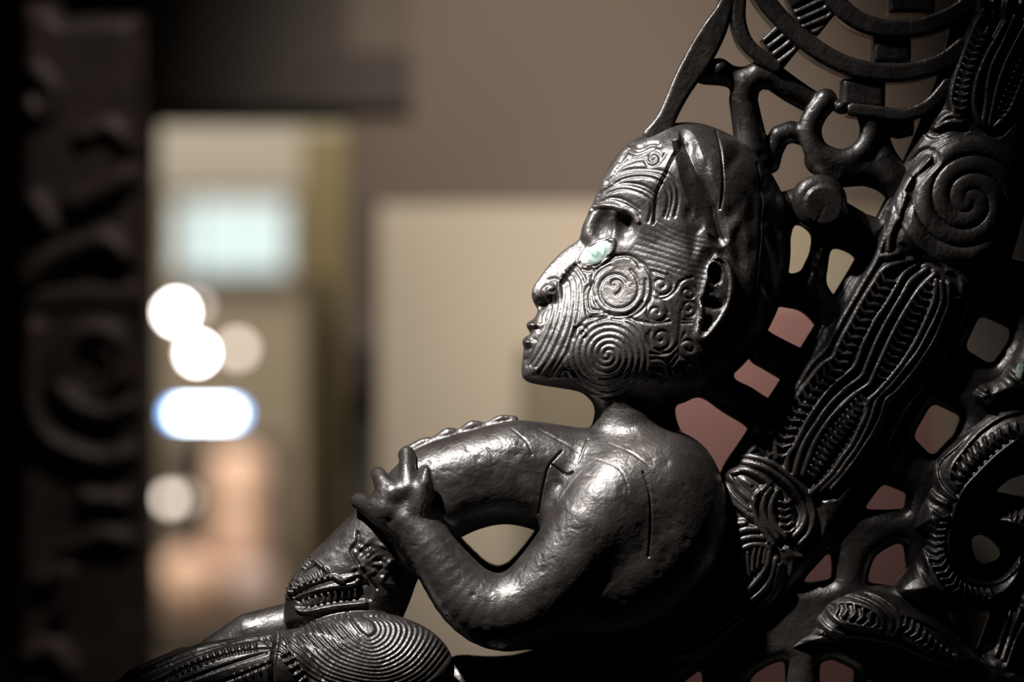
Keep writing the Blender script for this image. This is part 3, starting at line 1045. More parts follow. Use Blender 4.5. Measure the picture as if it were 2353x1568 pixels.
# dimples over the belly and arms
for _ in range(260):
    a_, b_ = rs.uniform(680, 1600), rs.uniform(985, 1420)
    r_ = rs.uniform(4, 11)
    i0, i1, j0, j1 = G.win(a_ - 26, a_ + 26, b_ - 26, b_ + 26)
    REL[i0:i1, j0:j1] -= rs.uniform(0.5, 1.5) * np.exp(-((G.u[i0:i1, None] - a_) / r_) ** 2 - ((G.v[None, j0:j1] - b_) / (r_ * rs.uniform(0.4, 1.3))) ** 2)
# waistband: smooth upper body stands proud of a banded belt
belt = cr(ck((210, 430), (300, 400), (330, 440), (420, 520), (520, 590), (600, 630), (740, 570), (860, 660), (880, 800), (800, 830), (500, 860), (220, 910), (80, 760), (140, 600)), True, 4)
dB = G.sdf(belt, 12)
REL -= np.clip(dB / 5, 0, 1) * 7
raise_([ck((80, 760), (200, 690), (360, 630), (500, 590), (600, 640)), ck((110, 700), (180, 560), (260, 480), (340, 450), (400, 500)),
        ck((90, 760), (160, 830), (220, 905), (500, 860), (800, 825)), ck((180, 790), (320, 740), (500, 690), (650, 670), (740, 640))], 7, 7)
raise_([ck((150, 740), (260, 690), (430, 650), (560, 640), (700, 620))], 15, 8, 0.5)
raise_(teeth(ck((110, 730), (170, 670), (240, 630), (320, 590), (390, 570), (460, 550)), 8, 8, 0.2), 5, 9, 1.0)
raise_(teeth(ck((225, 850), (310, 820), (390, 795), (460, 775), (550, 755), (640, 740), (720, 735)), 9, 8, 0.2), 5, 9, 1.0)
raise_(teeth(ck((205, 490), (250, 440), (300, 410)), 4, 7, 0.2), 4, 7, 1.0)
# knee: nested loops and hatched furrows
loops = []
for i in range(16):
    o = i * 15
    loops.append(ck((640 - o * 3.6, 935 + o * 0.9), (700 - o * 2.9, 1010 + o * 1.4), (760 - o * 1.6, 1090 + o * 2.2), (830 + o * 0.6, 1150 + o * 2.4), (905 + o * 2.0, 1110 + o * 2.0),
                    (915 + o * 3.1, 1050 + o * 1.0), (870 + o * 3.6, 985 + o * 0.5), (790 + o * 3.4, 945 + o * 0.1)))
carve(loops, 4.6, 3.8)
carve([ck((640 - i * 62, 935 + i * 14), (690 - i * 62, 1020 + i * 18), (760 - i * 60, 1110 + i * 22)) for i in range(9)], 3.8, 3.4)
# join of knee and shin, shin furrows
carve([[(640, 1432), (634, 1470), (628, 1520), (622, 1590)]], 5, 14)
carve([[(330, 1560), (420, 1515), (520, 1480), (620, 1462)], [(345, 1575), (440, 1532), (540, 1500), (622, 1490)], [(420, 1568), (520, 1530), (610, 1500)], [(480, 1580), (560, 1550), (620, 1525)],
       [(360, 1530), (450, 1495), (560, 1465)]], 4, 5)
raise_(teeth([(400, 1548), (470, 1518), (540, 1494), (590, 1484)], 14, 7, 0.1), 4, 5, 1.0)
raise_(teeth([(540, 1560), (580, 1545), (615, 1532)], 5, 8, 0.1), 4, 5, 1.0)
raise_(teeth([(655, 1500), (680, 1540), (705, 1580)], 6, 9, 0.1), 5, 6, 1.0)
carve([[(650, 1445), (668, 1500), (700, 1570)], [(665, 1440), (700, 1490), (740, 1560)]], 4, 5)

Nn = vnormals(Vv_, Q_)
# orient outward
if np.sum(Nn[:, 2] * np.sign(Vv_[:, 2])) < 0:
    Nn = -Nn
pu, pv = to_px(Vv_)
h = sample(G, REL, pu, pv)
side = np.clip((np.abs(Nn[:, 2]) - 0.05) / 0.3, 0, 1)
# only the outermost skin is carved: nothing on inner walls of the arch or behind the arm
ok = ((np.sign(Vv_[:, 2]) * Nn[:, 2]) > -0.02) & (np.linalg.norm(Nn, axis=1) > 0.5)
head_zone = pv < 950
near = (Vv_[:, 2] < 0) | head_zone
h = h * side * ok * near
Vv_ = Vv_ + Nn * h[:, None]
figure = mesh_from('reclining_figure', to_world(Vv_), Q_, M_WOOD, prow, True, extra_)
figure['label'] = 'reclining carved figure with spiral face tattoos and hand on its belly'

# shell eye: an almond lens let into the socket (one on each side)
def eye(sy):
    c0 = np.array([EYE[0] - 2, EYE[1] - 0.5, EYE[2] + 4.0])
    ax = np.array([0.875, -0.484, 0.0]); bx = np.array([0.484, 0.875, 0.0])
    W, Q = [], []
    n, m = 40, 9
    rows = []
    for j in range(m + 1):
        f = j / m
        ring = []
        for i in range(n):
            a = 2 * math.pi * i / n
            x = 42 * math.cos(a); y = 24 * math.sin(a) * (1 - 0.30 * abs(math.cos(a)) ** 3)
            p = c0 + ax * x * f + bx * y * f
            p[2] += -9 * (1 - f * f) + eco[0] * (p[0] - c0[0]) + eco[1] * (p[1] - c0[1])
            ring.append(len(W)); W.append(p)
        rows.append(ring)
    back = []
    for i in range(n):
        p = W[rows[-1][i]].copy(); p[2] += 8
        back.append(len(W)); W.append(p)
    rows.append(back)
    cb = [len(W)] * n
    W.append(c0 + np.array([0, 0, 10.0]))
    rows.append(cb)
    for r0, r1 in zip(rows[:-1], rows[1:]):
        for i in range(n):
            Q.append((r0[i], r0[(i + 1) % n], r1[(i + 1) % n], r1[i]))
    W = np.array(W)
    if sy > 0:
        W[:, 2] *= -1
    o = mesh_from('eye_inlay', to_world(W), np.array(Q[:-n]), M_SHELL, figure)
    o['label'] = 'pale green shell eye'
    return o


eye(-1)
eye(1)

# ---- spine beam -----------------------------------------------------------------------------
spine_l = [(2205, -60), (2190, 20), (2160, 150), (2110, 285), (2062, 395), (2012, 500), (1962, 598), (1900, 700), (1830, 812), (1762, 918), (1700, 1012), (1655, 1085),
           (1640, 1180), (1600, 1300), (1540, 1380), (1440, 1440), (1330, 1470), (1238, 1490), (1178, 1505), (1119, 1508), (1050, 1506), (1005, 1530)]
spine_r = [(990, 1690), (1350, 1690), (1470, 1640), (1560, 1575), (1612, 1537), (1700, 1462), (1780, 1402), (1843, 1338), (1894, 1272), (1935, 1232), (1985, 1166),
           (2024, 1090), (2044, 1051), (2071, 986), (2109, 932), (2150, 880), (2193, 814), (2222, 745), (2262, 700), (2300, 650), (2325, 590), (2350, 500), (2400, 300), (2440, -60)]
spine_poly = np.vstack([cr(spine_l), cr(spine_r)])

ridges = [
    c3((1170, 260), (1010, 300), (930, 400), (850, 530), (780, 660), (720, 770), (690, 840), (620, 890), (530, 1000), (460, 1090), (400, 1170), (360, 1260), (340, 1340), (350, 1440)),
    c3((1190, 290), (1120, 340), (1060, 440), (1000, 540), (950, 610), (910, 690), (870, 770), (830, 880), (790, 930), (700, 1010), (620, 1100), (550, 1200), (500, 1290), (460, 1370), (420, 1430), (410, 1530)),
    c3((1250, 310), (1160, 380), (1100, 480), (1040, 580), (980, 690), (930, 800), (890, 900), (860, 960), (760, 1040), (660, 1140), (590, 1240), (530, 1330), (490, 1420), (460, 1540)),
    c3((1300, 340), (1220, 420), (1150, 520), (1080, 640), (1020, 760), (970, 870), (920, 980), (900, 1010), (800, 1080), (690, 1190), (610, 1300), (560, 1400), (510, 1540)),
    c3((1310, 380), (1300, 480), (1270, 570), (1230, 660), (1180, 760), (1110, 870), (1040, 960), (970, 1040), (950, 1060), (900, 1110), (890, 1180), (850, 1270), (800, 1370), (740, 1450), (680, 1540), (560, 1660)),
    c3((1340, 390), (1345, 500), (1310, 600), (1260, 700), (1200, 810), (1120, 910), (1040, 1010), (985, 1065), (950, 1110), (930, 1180), (890, 1280), (830, 1390), (770, 1470), (720, 1540), (620, 1640)),
    c3((1385, 400), (1388, 520), (1350, 620), (1300, 740), (1230, 850), (1150, 960), (1070, 1050), (1010, 1100), (985, 1190), (930, 1300), (870, 1390), (800, 1490), (680, 1630)),
    c3((1495, 520), (1470, 650), (1420, 780), (1340, 900), (1250, 1010), (1160, 1110), (1090, 1230), (1040, 1340), (1000, 1430), (930, 1540)),
    # rim lines along the left edge
    c3((1080, 0), (1000, 130), (950, 260), (880, 380), (800, 520), (720, 660), (650, 790), (560, 880), (480, 1010), (400, 1130), (320, 1270)),
    # node
    c4((430, 130), (550, 150), (650, 200), (740, 270), (800, 330), (860, 420), (880, 520), (860, 620), (800, 690)),
    c4((440, 170), (560, 200), (660, 260), (740, 330), (800, 420), (830, 500), (810, 580), (760, 640)),
    c4((340, 240), (450, 220), (560, 270), (600, 310)),
    c4((340, 260), (380, 320), (440, 380), (500, 430)), c4((330, 330), (370, 390), (440, 450), (500, 480)), c4((330, 390), (400, 450), (490, 520)),
    c4((600, 310), (540, 370), (500, 430), (510, 520), (560, 610), (620, 690)),
    c4((610, 340), (570, 400), (560, 480), (590, 570), (650, 650)), c4((650, 360), (620, 420), (610, 490), (640, 580), (700, 640)),
    c4((330, 570), (390, 565), (440, 560)), c4((300, 660), (370, 630), (450, 600), (520, 600)), c4((280, 770), (390, 680), (480, 650), (560, 650)),
    c4((260, 870), (390, 750), (480, 700), (570, 700), (600, 720)), c4((430, 130), (520, 60), (580, 40)), c4((470, 110), (540, 70), (600, 130)),
    # lower run of the beam
    c4((600, 740), (575, 850), (500, 950), (420, 1030), (330, 1120), (240, 1200), (130, 1260), (0, 1300)) + [(1523, 1474), (1506, 1508), (1470, 1532), (1422, 1566), (1380, 1600)],
    c4((640, 790), (620, 900), (560, 990), (480, 1060), (380, 1160), (260, 1240), (130, 1320), (0, 1360)) + [(1538, 1494), (1518, 1529), (1488, 1550), (1450, 1572)],
    c4((665, 830), (640, 940), (580, 1040), (500, 1110), (400, 1200), (280, 1290), (140, 1380)) + [(1547, 1510), (1524, 1541), (1496, 1570)],
    [(1640, 1270), (1600, 1340), (1560, 1390), (1500, 1440)],
    c8((1250, 295), (1100, 370), (960, 450), (890, 530), (860, 590)), c8((1420, 290), (1250, 380), (1060, 470), (960, 550), (910, 620)),
    c8((1570, 270), (1400, 380), (1200, 480), (1040, 580), (970, 640)), c8((830, 370), (800, 450), (790, 520), (830, 580), (870, 640)),
    # upper run above the disc
    c2((2110, 60), (2050, 180), (1990, 330), (1940, 470), (1920, 590), (1940, 690)), c2((2250, 120), (2190, 230), (2130, 340), (2080, 460), (2060, 560), (2060, 650), (2090, 730)),
    c2((2300, 100), (2230, 260), (2170, 380), (2140, 500), (2130, 620), (2110, 740)), c2((2380, 120), (2270, 330), (2210, 480), (2170, 640), (2150, 740)),
    c2((2440, 260), (2340, 500), (2270, 660), (2180, 760)), c2((2100, -40), (2090, 60), (2110, 100)), c2((2280, -60), (2250, 40), (2250, 120)),
    c2((1840, 740), (1900, 690), (1960, 700)), c2((1830, 760), (1900, 730), (1980, 730)),
    c2((1500, 1470), (1560, 1330), (1600, 1200), (1680, 1060), (1780, 950)), c2((1540, 1500), (1550, 1400), (1600, 1280), (1640, 1160)), c2((1490, 1530), (1545, 1530), (1600, 1520)),
]
disc = [spiral(2224, 462, 10, 150, 2.2, 1.7), spiral(2224, 462, 10, 150, 2.2 + math.pi, 1.7)]
teeth_sets = [
    (c3((1035, 340), (960, 440), (900, 530), (850, 630), (800, 720), (760, 790), (730, 860), (690, 920), (640, 960), (590, 1010), (550, 1060), (510, 1110), (470, 1160), (440, 1215), (415, 1270), (395, 1330), (385, 1390), (385, 1440)), 23, 19, 0.5, 0.0),
    (c3((1290, 390), (1230, 480), (1190, 545), (1150, 625), (1120, 690), (1090, 745), (1060, 805), (1040, 850), (1010, 910), (975, 970)), 14, lambda t: 8 + 8 * math.sin(math.pi * t), 0.35, 0.1),
    (c3((880, 1070), (835, 1130), (795, 1190), (755, 1250), (705, 1300), (675, 1345), (645, 1390), (620, 1440), (590, 1490), (555, 1550)), 15, lambda t: 8 + 8 * math.sin(math.pi * t), 0.35, 0.1),
    (c3((1430, 460), (1428, 560), (1412, 660), (1380, 760), (1330, 860), (1270, 950), (1200, 1040), (1130, 1140), (1080, 1240), (1040, 1330), (1000, 1400), (950, 1490)), 26, 9, 0.3, 0.0),
    (c4((700, 420), (700, 470), (705, 520), (715, 565), (730, 610)), 5, 12, 0.4, 0.0),
    (c4((590, 740), (500, 790), (430, 850), (370, 900), (320, 950), (270, 1000), (220, 1060), (170, 1130), (110, 1180), (50, 1220)), 17, 20, 0.1, 0.8),
    ([(1545, 1448), (1523, 1462), (1488, 1481), (1467, 1493), (1446, 1505), (1428, 1517), (1405, 1535), (1381, 1547), (1357, 1558)], 11, 12, 0.3, 0.0),
    (c8((920, 360), (850, 430), (820, 500)), 3, 11, 0.2, 0.0),
    (c2((2110, 180), (2070, 260), (2040, 330), (2020, 400), (2000, 460), (1990, 530), (1980, 590), (1970, 650)), 12, 13, 0.5, 0.0),
    (c2((2400, 300), (2330, 420), (2290, 500), (2240, 620), (2200, 700)), 12, 9, 0.4, 0.0),
]


def spine_relief(G, yr):
    R_ = np.zeros((G.nu, G.nv))
    # sunk field between the ridges
    lines = [q2(cr(l, n=5), yr) for l in ridges]
    D = G.dist(lines, 30)
    R_ -= 7 * np.clip((D - 5) / 7, 0, 1) * np.clip((30 - D) / 8, 0, 1)
    R_ += ridge(G, lines, 7.5, 6, 0.55)
    R_ += ridge(G, [q2(l, yr) for l in disc], 20, 10, 0.4)
    for path, n, half, bend, skew in teeth_sets:
        T = [q2(t, yr) for t in teeth(path, n, half, bend, skew)]
        R_ = np.maximum(R_, ridge(G, T, 7, 15, 1.0) - 9)
    # leaf at the node and adze facet on the deck
    R_ += ridge(G, [q2(c4((370, 260), (440, 300), (500, 350)), yr)], 16, 8, 0.8)
    R_ -= 9 * np.clip(G.sdf(q2(cr(c8((430, 620), (540, 550), (650, 540), (740, 545), (790, 600), (800, 660), (420, 680)), True), yr), 12) / 8, 0, 1)
    return R_


def spine_front(G):
    # the disc bulges out of the beam, the beam pinches at its nodes
    U, Vv = G.u[:, None], G.v[None, :]
    b = 14 * np.clip(1 - (((U - 2215) / 150) ** 2 + ((Vv - 465) / 150) ** 2), 0, 1) ** 0.5
    for a, c in ((2100, 610), (1842, 1165), (1925, 905), (1525, 1480)):
        b = b - 14 * np.exp(-((U - a) ** 2 + (Vv - c) ** 2) / 45 ** 2)
    return b


spine = height_part('spine_beam', spine_poly, [], 78, 95, M_WOOD, prow, 2.0, 12, spine_relief, spine_front)
spine['label'] = 'curved beam carved with notched bands and a spiral disc'

# ---- openwork ---------------------------------------------------------------------------------
win = lambda pts, n=4: rc(pts) if n == 3 else cr(pts, True, n)
W1 = win(c3((460, 50), (550, 100), (548, 200), (520, 270), (488, 322), (420, 325), (428, 200)))
W2 = win(c3((690, 190), (812, 240), (795, 340), (720, 470), (655, 400), (660, 300)))
P1 = win(c3((340, 548), (420, 545), (500, 570), (570, 640), (585, 700), (545, 792), (400, 735), (285, 655)))
P2 = win(c3((165, 850), (210, 880), (290, 925), (380, 985), (365, 1030), (325, 1092), (200, 1020), (95, 955)))
P3 = win([(1552, 940), (1575, 925), (1610, 915), (1660, 948), (1716, 985), (1700, 1015), (1655, 1085), (1640, 1090), (1570, 1000)])
panelA = [(1740, 440), (1800, 440), (1850, 425), (1920, 430), (1958, 481), (2015, 500), (2060, 470), (2000, 700), (1760, 1060), (1690, 1130), (1600, 1060), (1535, 960), (1535, 900), (1640, 830), (1730, 720)]


def boss_relief(G, yr):
    R_ = np.zeros((G.nu, G.nv))
    for c, r, hgt in ((c3((600, 270))[0], 20, 6), (c3((530, 440))[0], 30, 12), (c3((420, 820))[0], 36, 8)):
        c = q2([c], yr)[0]
        R_ += hgt * np.clip(1.6 - np.sqrt((G.u[:, None] - c[0]) ** 2 + (G.v[None, :] - c[1]) ** 2) / r, 0, 1)
    return R_


pa = height_part('openwork_panel', np.array(panelA, float), [W1, W2, P1, P2, P3], 46, 42, M_WOOD, prow, 2.5, 8, boss_relief)
panelB = [(2235, 640), (2300, 600), (2440, 560), (2440, 1700), (1480, 1700), (1560, 1560), (1700, 1430), (1850, 1280), (2000, 1090), (2130, 850)]
R = [win([(2347, 513), (2318, 585), (2360, 603), (2420, 612), (2420, 470)]), win([(2251, 725), (2318, 755), (2316, 783), (2277, 838), (2216, 801)], 3),
     win([(2142, 926), (2206, 957), (2191, 998), (2142, 1049), (2097, 1004)], 3), win([(2028, 1112), (2082, 1134), (2075, 1170), (2030, 1171), (1985, 1170)], 3),
     win([(1997, 1337), (1999, 1311), (2017, 1275), (2068, 1250), (2079, 1290), (2079, 1310), (2053, 1344), (2021, 1342)]),
     win([(1843, 1337), (1905, 1268), (1910, 1293), (1909, 1330), (1865, 1338)], 3), win([(1722, 1568), (1735, 1550), (1767, 1529), (1803, 1518), (1805, 1650), (1700, 1650)], 3),
     win([(1883, 1525), (1912, 1516), (1963, 1540), (1952, 1600), (1885, 1650)], 3), win([(1570, 1570), (1612, 1537), (1616, 1650), (1500, 1650)], 3),
     win([(2171, 1407), (2220, 1408), (2276, 1403), (2258, 1450), (2242, 1494), (2208, 1458)], 3), win([(2233, 1241), (2252, 1230), (2280, 1245), (2297, 1275), (2263, 1294), (2242, 1283)]),
     win([(2286, 1130), (2318, 1102), (2420, 1070), (2420, 1150), (2340, 1140), (2306, 1133)], 3)]
pb = height_part('openwork_panel', np.array(panelB, float), R, 44, 42, M_WOOD, prow, 4.0, 10)

# curled scroll at the right
scroll = c7((830, 40), (711, 68), (620, 62), (520, 100), (420, 180), (330, 260), (240, 350), (200, 440), (190, 510), (125, 620), (88, 740), (150, 760), (160, 800), (110, 900), (60, 980), (8, 1062), (70, 1130), (200, 1185),
            (300, 1195), (420, 1190), (560, 1172), (660, 1080), (720, 960), (690, 870), (650, 880), (600, 960), (520, 1000), (440, 955), (390, 860), (395, 740), (450, 640), (560, 520), (711, 400), (830, 370))
sc_r = [c7((711, 100), (600, 130), (480, 210), (390, 310), (325, 400), (310, 480), (350, 530)), c7((711, 80), (600, 105), (470, 190), (360, 290), (270, 370), (245, 450), (280, 530), (340, 580)),
        c7((660, 270), (560, 350), (460, 450), (390, 530), (350, 620), (320, 740), (320, 860), (380, 980), (480, 1040), (600, 1020), (680, 950)),
        c7((680, 320), (580, 400), (480, 500), (410, 590), (365, 700), (355, 830), (400, 930), (500, 1005)),
        c7((270, 340), (215, 430), (205, 500), (230, 570), (300, 610)), c7((180, 510), (150, 600), (120, 690)), c7((170, 850), (220, 980), (300, 1080), (420, 1130), (560, 1130))]
sc_t = [(c7((690, 200), (610, 230), (560, 265), (500, 300), (450, 340), (400, 385), (360, 440), (340, 500)), 11, 15, 0.4, 0.0),
        (c7((275, 650), (255, 715), (245, 770), (240, 820), (240, 870), (255, 920), (285, 970), (315, 1020), (350, 1060), (400, 1090), (460, 1105), (540, 1110)), 17, 17, 0.45, 0.0)]


def lines_relief(rl, tl_, w=6.5, hgt=6):
    def f(G, yr):
        lines = [q2(cr(l, n=5), yr) for l in rl]
        D = G.dist(lines, 26)
        R_ = -5 * np.clip((D - 4) / 6, 0, 1) * np.clip((26 - D) / 8, 0, 1) + ridge(G, lines, w, hgt, 0.55)
        for path, n, half, bend, skew in tl_:
            R_ = np.maximum(R_, ridge(G, [q2(t, yr) for t in teeth(path, n, half, bend, skew)], 6.5, 14, 1.0) - 8)
        return R_
    return f


so = height_part('curled_scroll', cr(scroll, True, 4), [], 82, 70, M_WOOD, prow, 2.25, 0, lines_relief(sc_r, sc_t))
so['label'] = 'large notched scroll curling round at the right edge'
tongue = c7((512, 695), (560, 650), (640, 610), (780, 585), (800, 880), (715, 845), (640, 795), (545, 740))
height_part('scroll_tongue', cr(tongue, True, 4), [], 72, 48, M_WOOD, prow, 2.5, -4,
            lines_relief([c7((540, 690), (620, 690), (720, 740)), c7((560, 650), (650, 620), (760, 605))], [(c7((570, 660), (620, 655), (670, 660), (740, 680)), 6, 12, 0.1, 0.0)]))
stem = c7((560, 1172), (620, 1110), (690, 1010), (780, 960), (820, 1300), (820, 1800), (480, 1800), (440, 1560), (480, 1400), (530, 1250))
height_part('side_stem', cr(stem, True, 4), [], 66, 50, M_WOOD, prow, 2.5, 2,
            lines_relief([c7((640, 1180), (600, 1300), (560, 1420)), c7((690, 1180), (640, 1320), (600, 1440)), c7((711, 1260), (660, 1360), (620, 1480))], []))
limb = c4((690, 1370), (760, 1300), (860, 1230), (880, 1150), (980, 1040), (1100, 985), (1250, 968), (1400, 1000), (1500, 1060), (1700, 1160), (1830, 1290), (1960, 1400), (2030, 1540),
          (1900, 1480), (1760, 1500), (1600, 1470), (1450, 1400), (1300, 1350), (1150, 1320), (1000, 1330), (850, 1335))
li = height_part('beaked_limb', cr(limb, True, 4), [], 88, 60, M_WOOD, prow, 2.25, 2,
                 lines_relief([c4((980, 1040), (1100, 1010), (1230, 1040), (1330, 1110), (1380, 1180), (1370, 1240)), c4((1000, 1070), (1120, 1060), (1240, 1100), (1310, 1160), (1320, 1230)),
                               c4((980, 1060), (985, 1120), (1060, 1190), (1200, 1220), (1310, 1240)), c4((1100, 985), (1250, 1000), (1380, 1080), (1430, 1180), (1400, 1260)),
                               c4((910, 1160), (960, 1230), (1080, 1280), (1250, 1300), (1420, 1340), (1600, 1420), (1740, 1470)), c4((1440, 1140), (1560, 1170), (1680, 1230), (1780, 1340), (1800, 1440), (1740, 1480)),
                               c4((720, 1360), (800, 1310), (900, 1300), (1000, 1320)), c4((770, 1300), (850, 1265), (930, 1260)), c4((1830, 1300), (1920, 1400), (2010, 1530))],
                              [(c4((1020, 1100), (1080, 1110), (1130, 1125), (1180, 1145), (1230, 1170), (1275, 1195)), 6, 16, 0.4, 0.0),
                               (c4((1440, 1190), (1480, 1215), (1530, 1250), (1570, 1290), (1615, 1330), (1660, 1370), (1710, 1410), (1745, 1445)), 9, 17, 0.4, 0.0)]))
li['label'] = 'beaked limb with notched cheek bands at the lower right'
beast = c6((1100, 880), (1006, 900), (930, 1000), (880, 1100), (800, 1190), (700, 1225), (640, 1300), (670, 1370), (760, 1390), (900, 1350), (1100, 1330))
bo = height_part('beast_head', cr(beast, True, 4), [], 76, 40, M_WOOD, prow, 2.5, 2, lines_relief([c6((690, 1240), (730, 1240), (760, 1270)), c6((645, 1310), (690, 1300), (740, 1330)), c6((880, 1110), (930, 1180), (1006, 1240))], []))
W_, Q2_ = [], []
cc = q2([(2346, 858)], -70)[0]
for j in range(7):
    for i in range(18):
        a_ = 2 * math.pi * i / 18
        f_ = max(j / 6, 0.02)
        W_.append((cc[0] + 13 * f_ * math.cos(a_), cc[1] + 24 * f_ * math.sin(a_), -72 - 8 * (1 - f_ ** 2)))
for j in range(6):
    for i in range(18):
        Q2_.append((j * 18 + i, j * 18 + (i + 1) % 18, (j + 1) * 18 + (i + 1) % 18, (j + 1) * 18 + i))
mesh_from('eye_inlay', to_world(np.array(W_, float)), np.array(Q2_), M_SHELL, bo)['label'] = 'pale shell eye of the beast head'


def sweep(name, pts, hw, half, r, y0=0, step=3.0, knobs=()):
    """a rib of rounded rectangular section following a line."""
    P = q2(cr(pts, n=8), y0 - half)
    v = Vol(P[:, 0].min() - hw - 14, P[:, 0].max() + hw + 14, P[:, 1].min() - hw - 14, P[:, 1].max() + hw + 14, y0 - half - 14, y0 + half + 14, step)
    v.extrude(None, y0, half, r, k=1, R=hw + 60, line=P, hw=hw)
    for kn in knobs:
        v.ell(*kn)
    return vol_part(name, v, M_WOOD, prow)


def block(name, poly, half, r, y0=0, step=3.0, cuts=()):
    P = q2(poly, y0 - half)
    v = Vol(P[:, 0].min() - 12, P[:, 0].max() + 12, P[:, 1].min() - 12, P[:, 1].max() + 12, y0 - half - 12, y0 + half + 12, step)
    v.extrude(P, y0, half, r, k=1, R=80)
    for a, b, rr in cuts:
        a, b = q2([a, b], y0 - half)
        v.chain([(*a, y0 - half, rr), (*b, y0 - half, rr)], k=4, sub=True, persp=False)
    return vol_part(name, v, M_WOOD, prow, 1)


# edge rail running down to the crown of the head
rail = [(1657, -60), (1653, 0), (1604, 73), (1554, 165), (1513, 261), (1478, 306), (1500, 326), (1545, 316), (1552, 280), (1584, 219), (1630, 153), (1664, 88), (1684, 24), (1706, -60)]
v = Vol(1470, 1730, -80, 330, -70, 70, 2.5)
v.extrude(q2(cr(rail, True, 4), -20), 0, 44, 9, k=1)
ro = vol_part('edge_rail', v, M_WOOD, prow)
sweep('spiral_rib', c2((660, -120), (648, 0), (648, 130), (690, 250), (770, 330), (870, 395)), 17, 44, 9)
sweep('spiral_rib', c2((740, -120), (810, 0), (900, 110), (1030, 230), (1180, 335), (1340, 405), (1500, 430), (1650, 430), (1800, 395), (1900, 350), (1990, 280)), 22, 52, 10)
sweep('spiral_rib', c2((1170, -120), (1230, 0), (1310, 85), (1420, 145), (1560, 172), (1720, 162), (1880, 110), (2000, 40), (2080, -60)), 22, 52, 10)
sweep('spiral_rib', c2((1330, 655), (1480, 672), (1620, 690), (1740, 655), (1830, 590), (1900, 500)), 16, 46, 9)
block('spacer_block', c2((1457, 200), (1680, 200), (1678, 370), (1453, 370)), 40, 9)
block('spacer_block', c2((1268, 470), (1528, 470), (1525, 660), (1262, 640)), 42, 14)
block('spacer_block', c2((1548, -60), (1822, -60), (1822, 75), (1546, 75)), 42, 9)
def ridged(quad, n):
    quad = np.array(quad, float)
    cuts = []
    for i in range(n):
        f = (i + 0.6) / (n + 0.2)
        cuts.append((quad[0] + (quad[3] - quad[0]) * f, quad[1] + (quad[2] - quad[1]) * f, 4.5))
    return quad, cuts
qd, ct_ = ridged(c2((880, 140), (780, 235), (905, 420), (1010, 290)), 1)
block('ridged_spacer', qd, 46, 8, cuts=[(a, b, 5) for a, b in [(c2((800 + i * 30, 270 + i * 45))[0], c2((905 + i * 30, 190 + i * 45))[0]) for i in range(4)]])
block('ridged_spacer', c2((930, -20), (1020, 170), (1120, 215), (1220, 90), (1150, -60), (1000, -60)), 46, 8,
      cuts=[(a, b, 5) for a, b in [(c2((960 + i * 28, 60 + i * 42))[0], c2((1130 + i * 22, -20 + i * 48))[0]) for i in range(4)]])

# branching scroll between the rail, the head and the beam
v = Vol(1590, 2100, 110, 480, -80, 80, 2.5)
y = 0
v.chain([(1728, 345, 0, 40), (1716, 276, 0, 35), (1708, 230, 0, 33), (1714, 195, -4, 33), (1742, 173, -6, 32), (1776, 177, -6, 31), (1815, 205, -4, 30), (1852, 228, 0, 28), (1890, 246, 0, 24)], k=10)
v.ell((1653, 158, -8), (25, 24, 32), k=8)
v.chain([(1620, 165, 0, 30), (1660, 172, 0, 26), (1708, 182, 0, 26)], k=14)
# ring
ringp = c2((1165, 600), (1100, 690), (1070, 780), (1095, 880), (1160, 940), (1260, 965), (1360, 930), (1425, 850), (1440, 760), (1415, 680), (1380, 640))
v.chain([(a, b, -14, 27) for a, b in cr(ringp, n=2)], k=6)
v.ell((*c2((1255, 640))[0], -20), (18, 17, 30), k=6)
v.chain([(*c2((1270, 640))[0], -8, 15), (*c2((1380, 650))[0], -5, 17)], k=8)
# left hook
v.chain([(*c2((1070, 815))[0], 0, 26), (*c2((960, 790))[0], 0, 25), (*c2((890, 815))[0], 0, 25), (*c2((850, 900))[0], 4, 24), (*c2((830, 980))[0], 8, 24)], k=8)
# right strut to the beam
v.chain([(*c2((1440, 700))[0], 0, 26), (*c2((1470, 820))[0], 0, 28), (*c2((1500, 950))[0], 0, 36), (*c2((1560, 1060))[0], 6, 42), (*c2((1600, 1120))[0], 8, 40)], k=12)
v.chain([(*c2((1130, 960))[0], 4, 36), (*c2((1260, 1020))[0], 4, 40), (*c2((1400, 1010))[0], 4, 40), (*c2((1540, 1060))[0], 6, 36)], k=12)
v.chain([(*c2((1460, 700))[0], 4, 30), (*c2((1600, 760))[0], 8, 28), (*c2((1700, 740))[0], 10, 26)], k=10)
lo = vol_part('lattice_scroll', v, M_WOOD, prow)
# round boss with a flat face
v = Vol(1790, 2060, 380, 600, -110, 80, 2.5)
v.extrude(q2(spiral(1884, 464, 64, 64, 0, 1, 40), -60), -10, 62, 26, k=1)
v.extrude(q2(spiral(1895, 472, 46, 46, 0, 1, 40), -80), -56, 24, 6, k=8)
a, b = q2([c2((1110, 1340))[0], c2((1160, 1230))[0]], -80)
v.chain([(*a, -82, 3.5), (*b, -82, 2.5)], k=3, sub=True, persp=False)
v.chain([(1930, 500, 0, 38), (1985, 530, 4, 36)], k=8)
vol_part('round_boss', v, M_WOOD, prow)

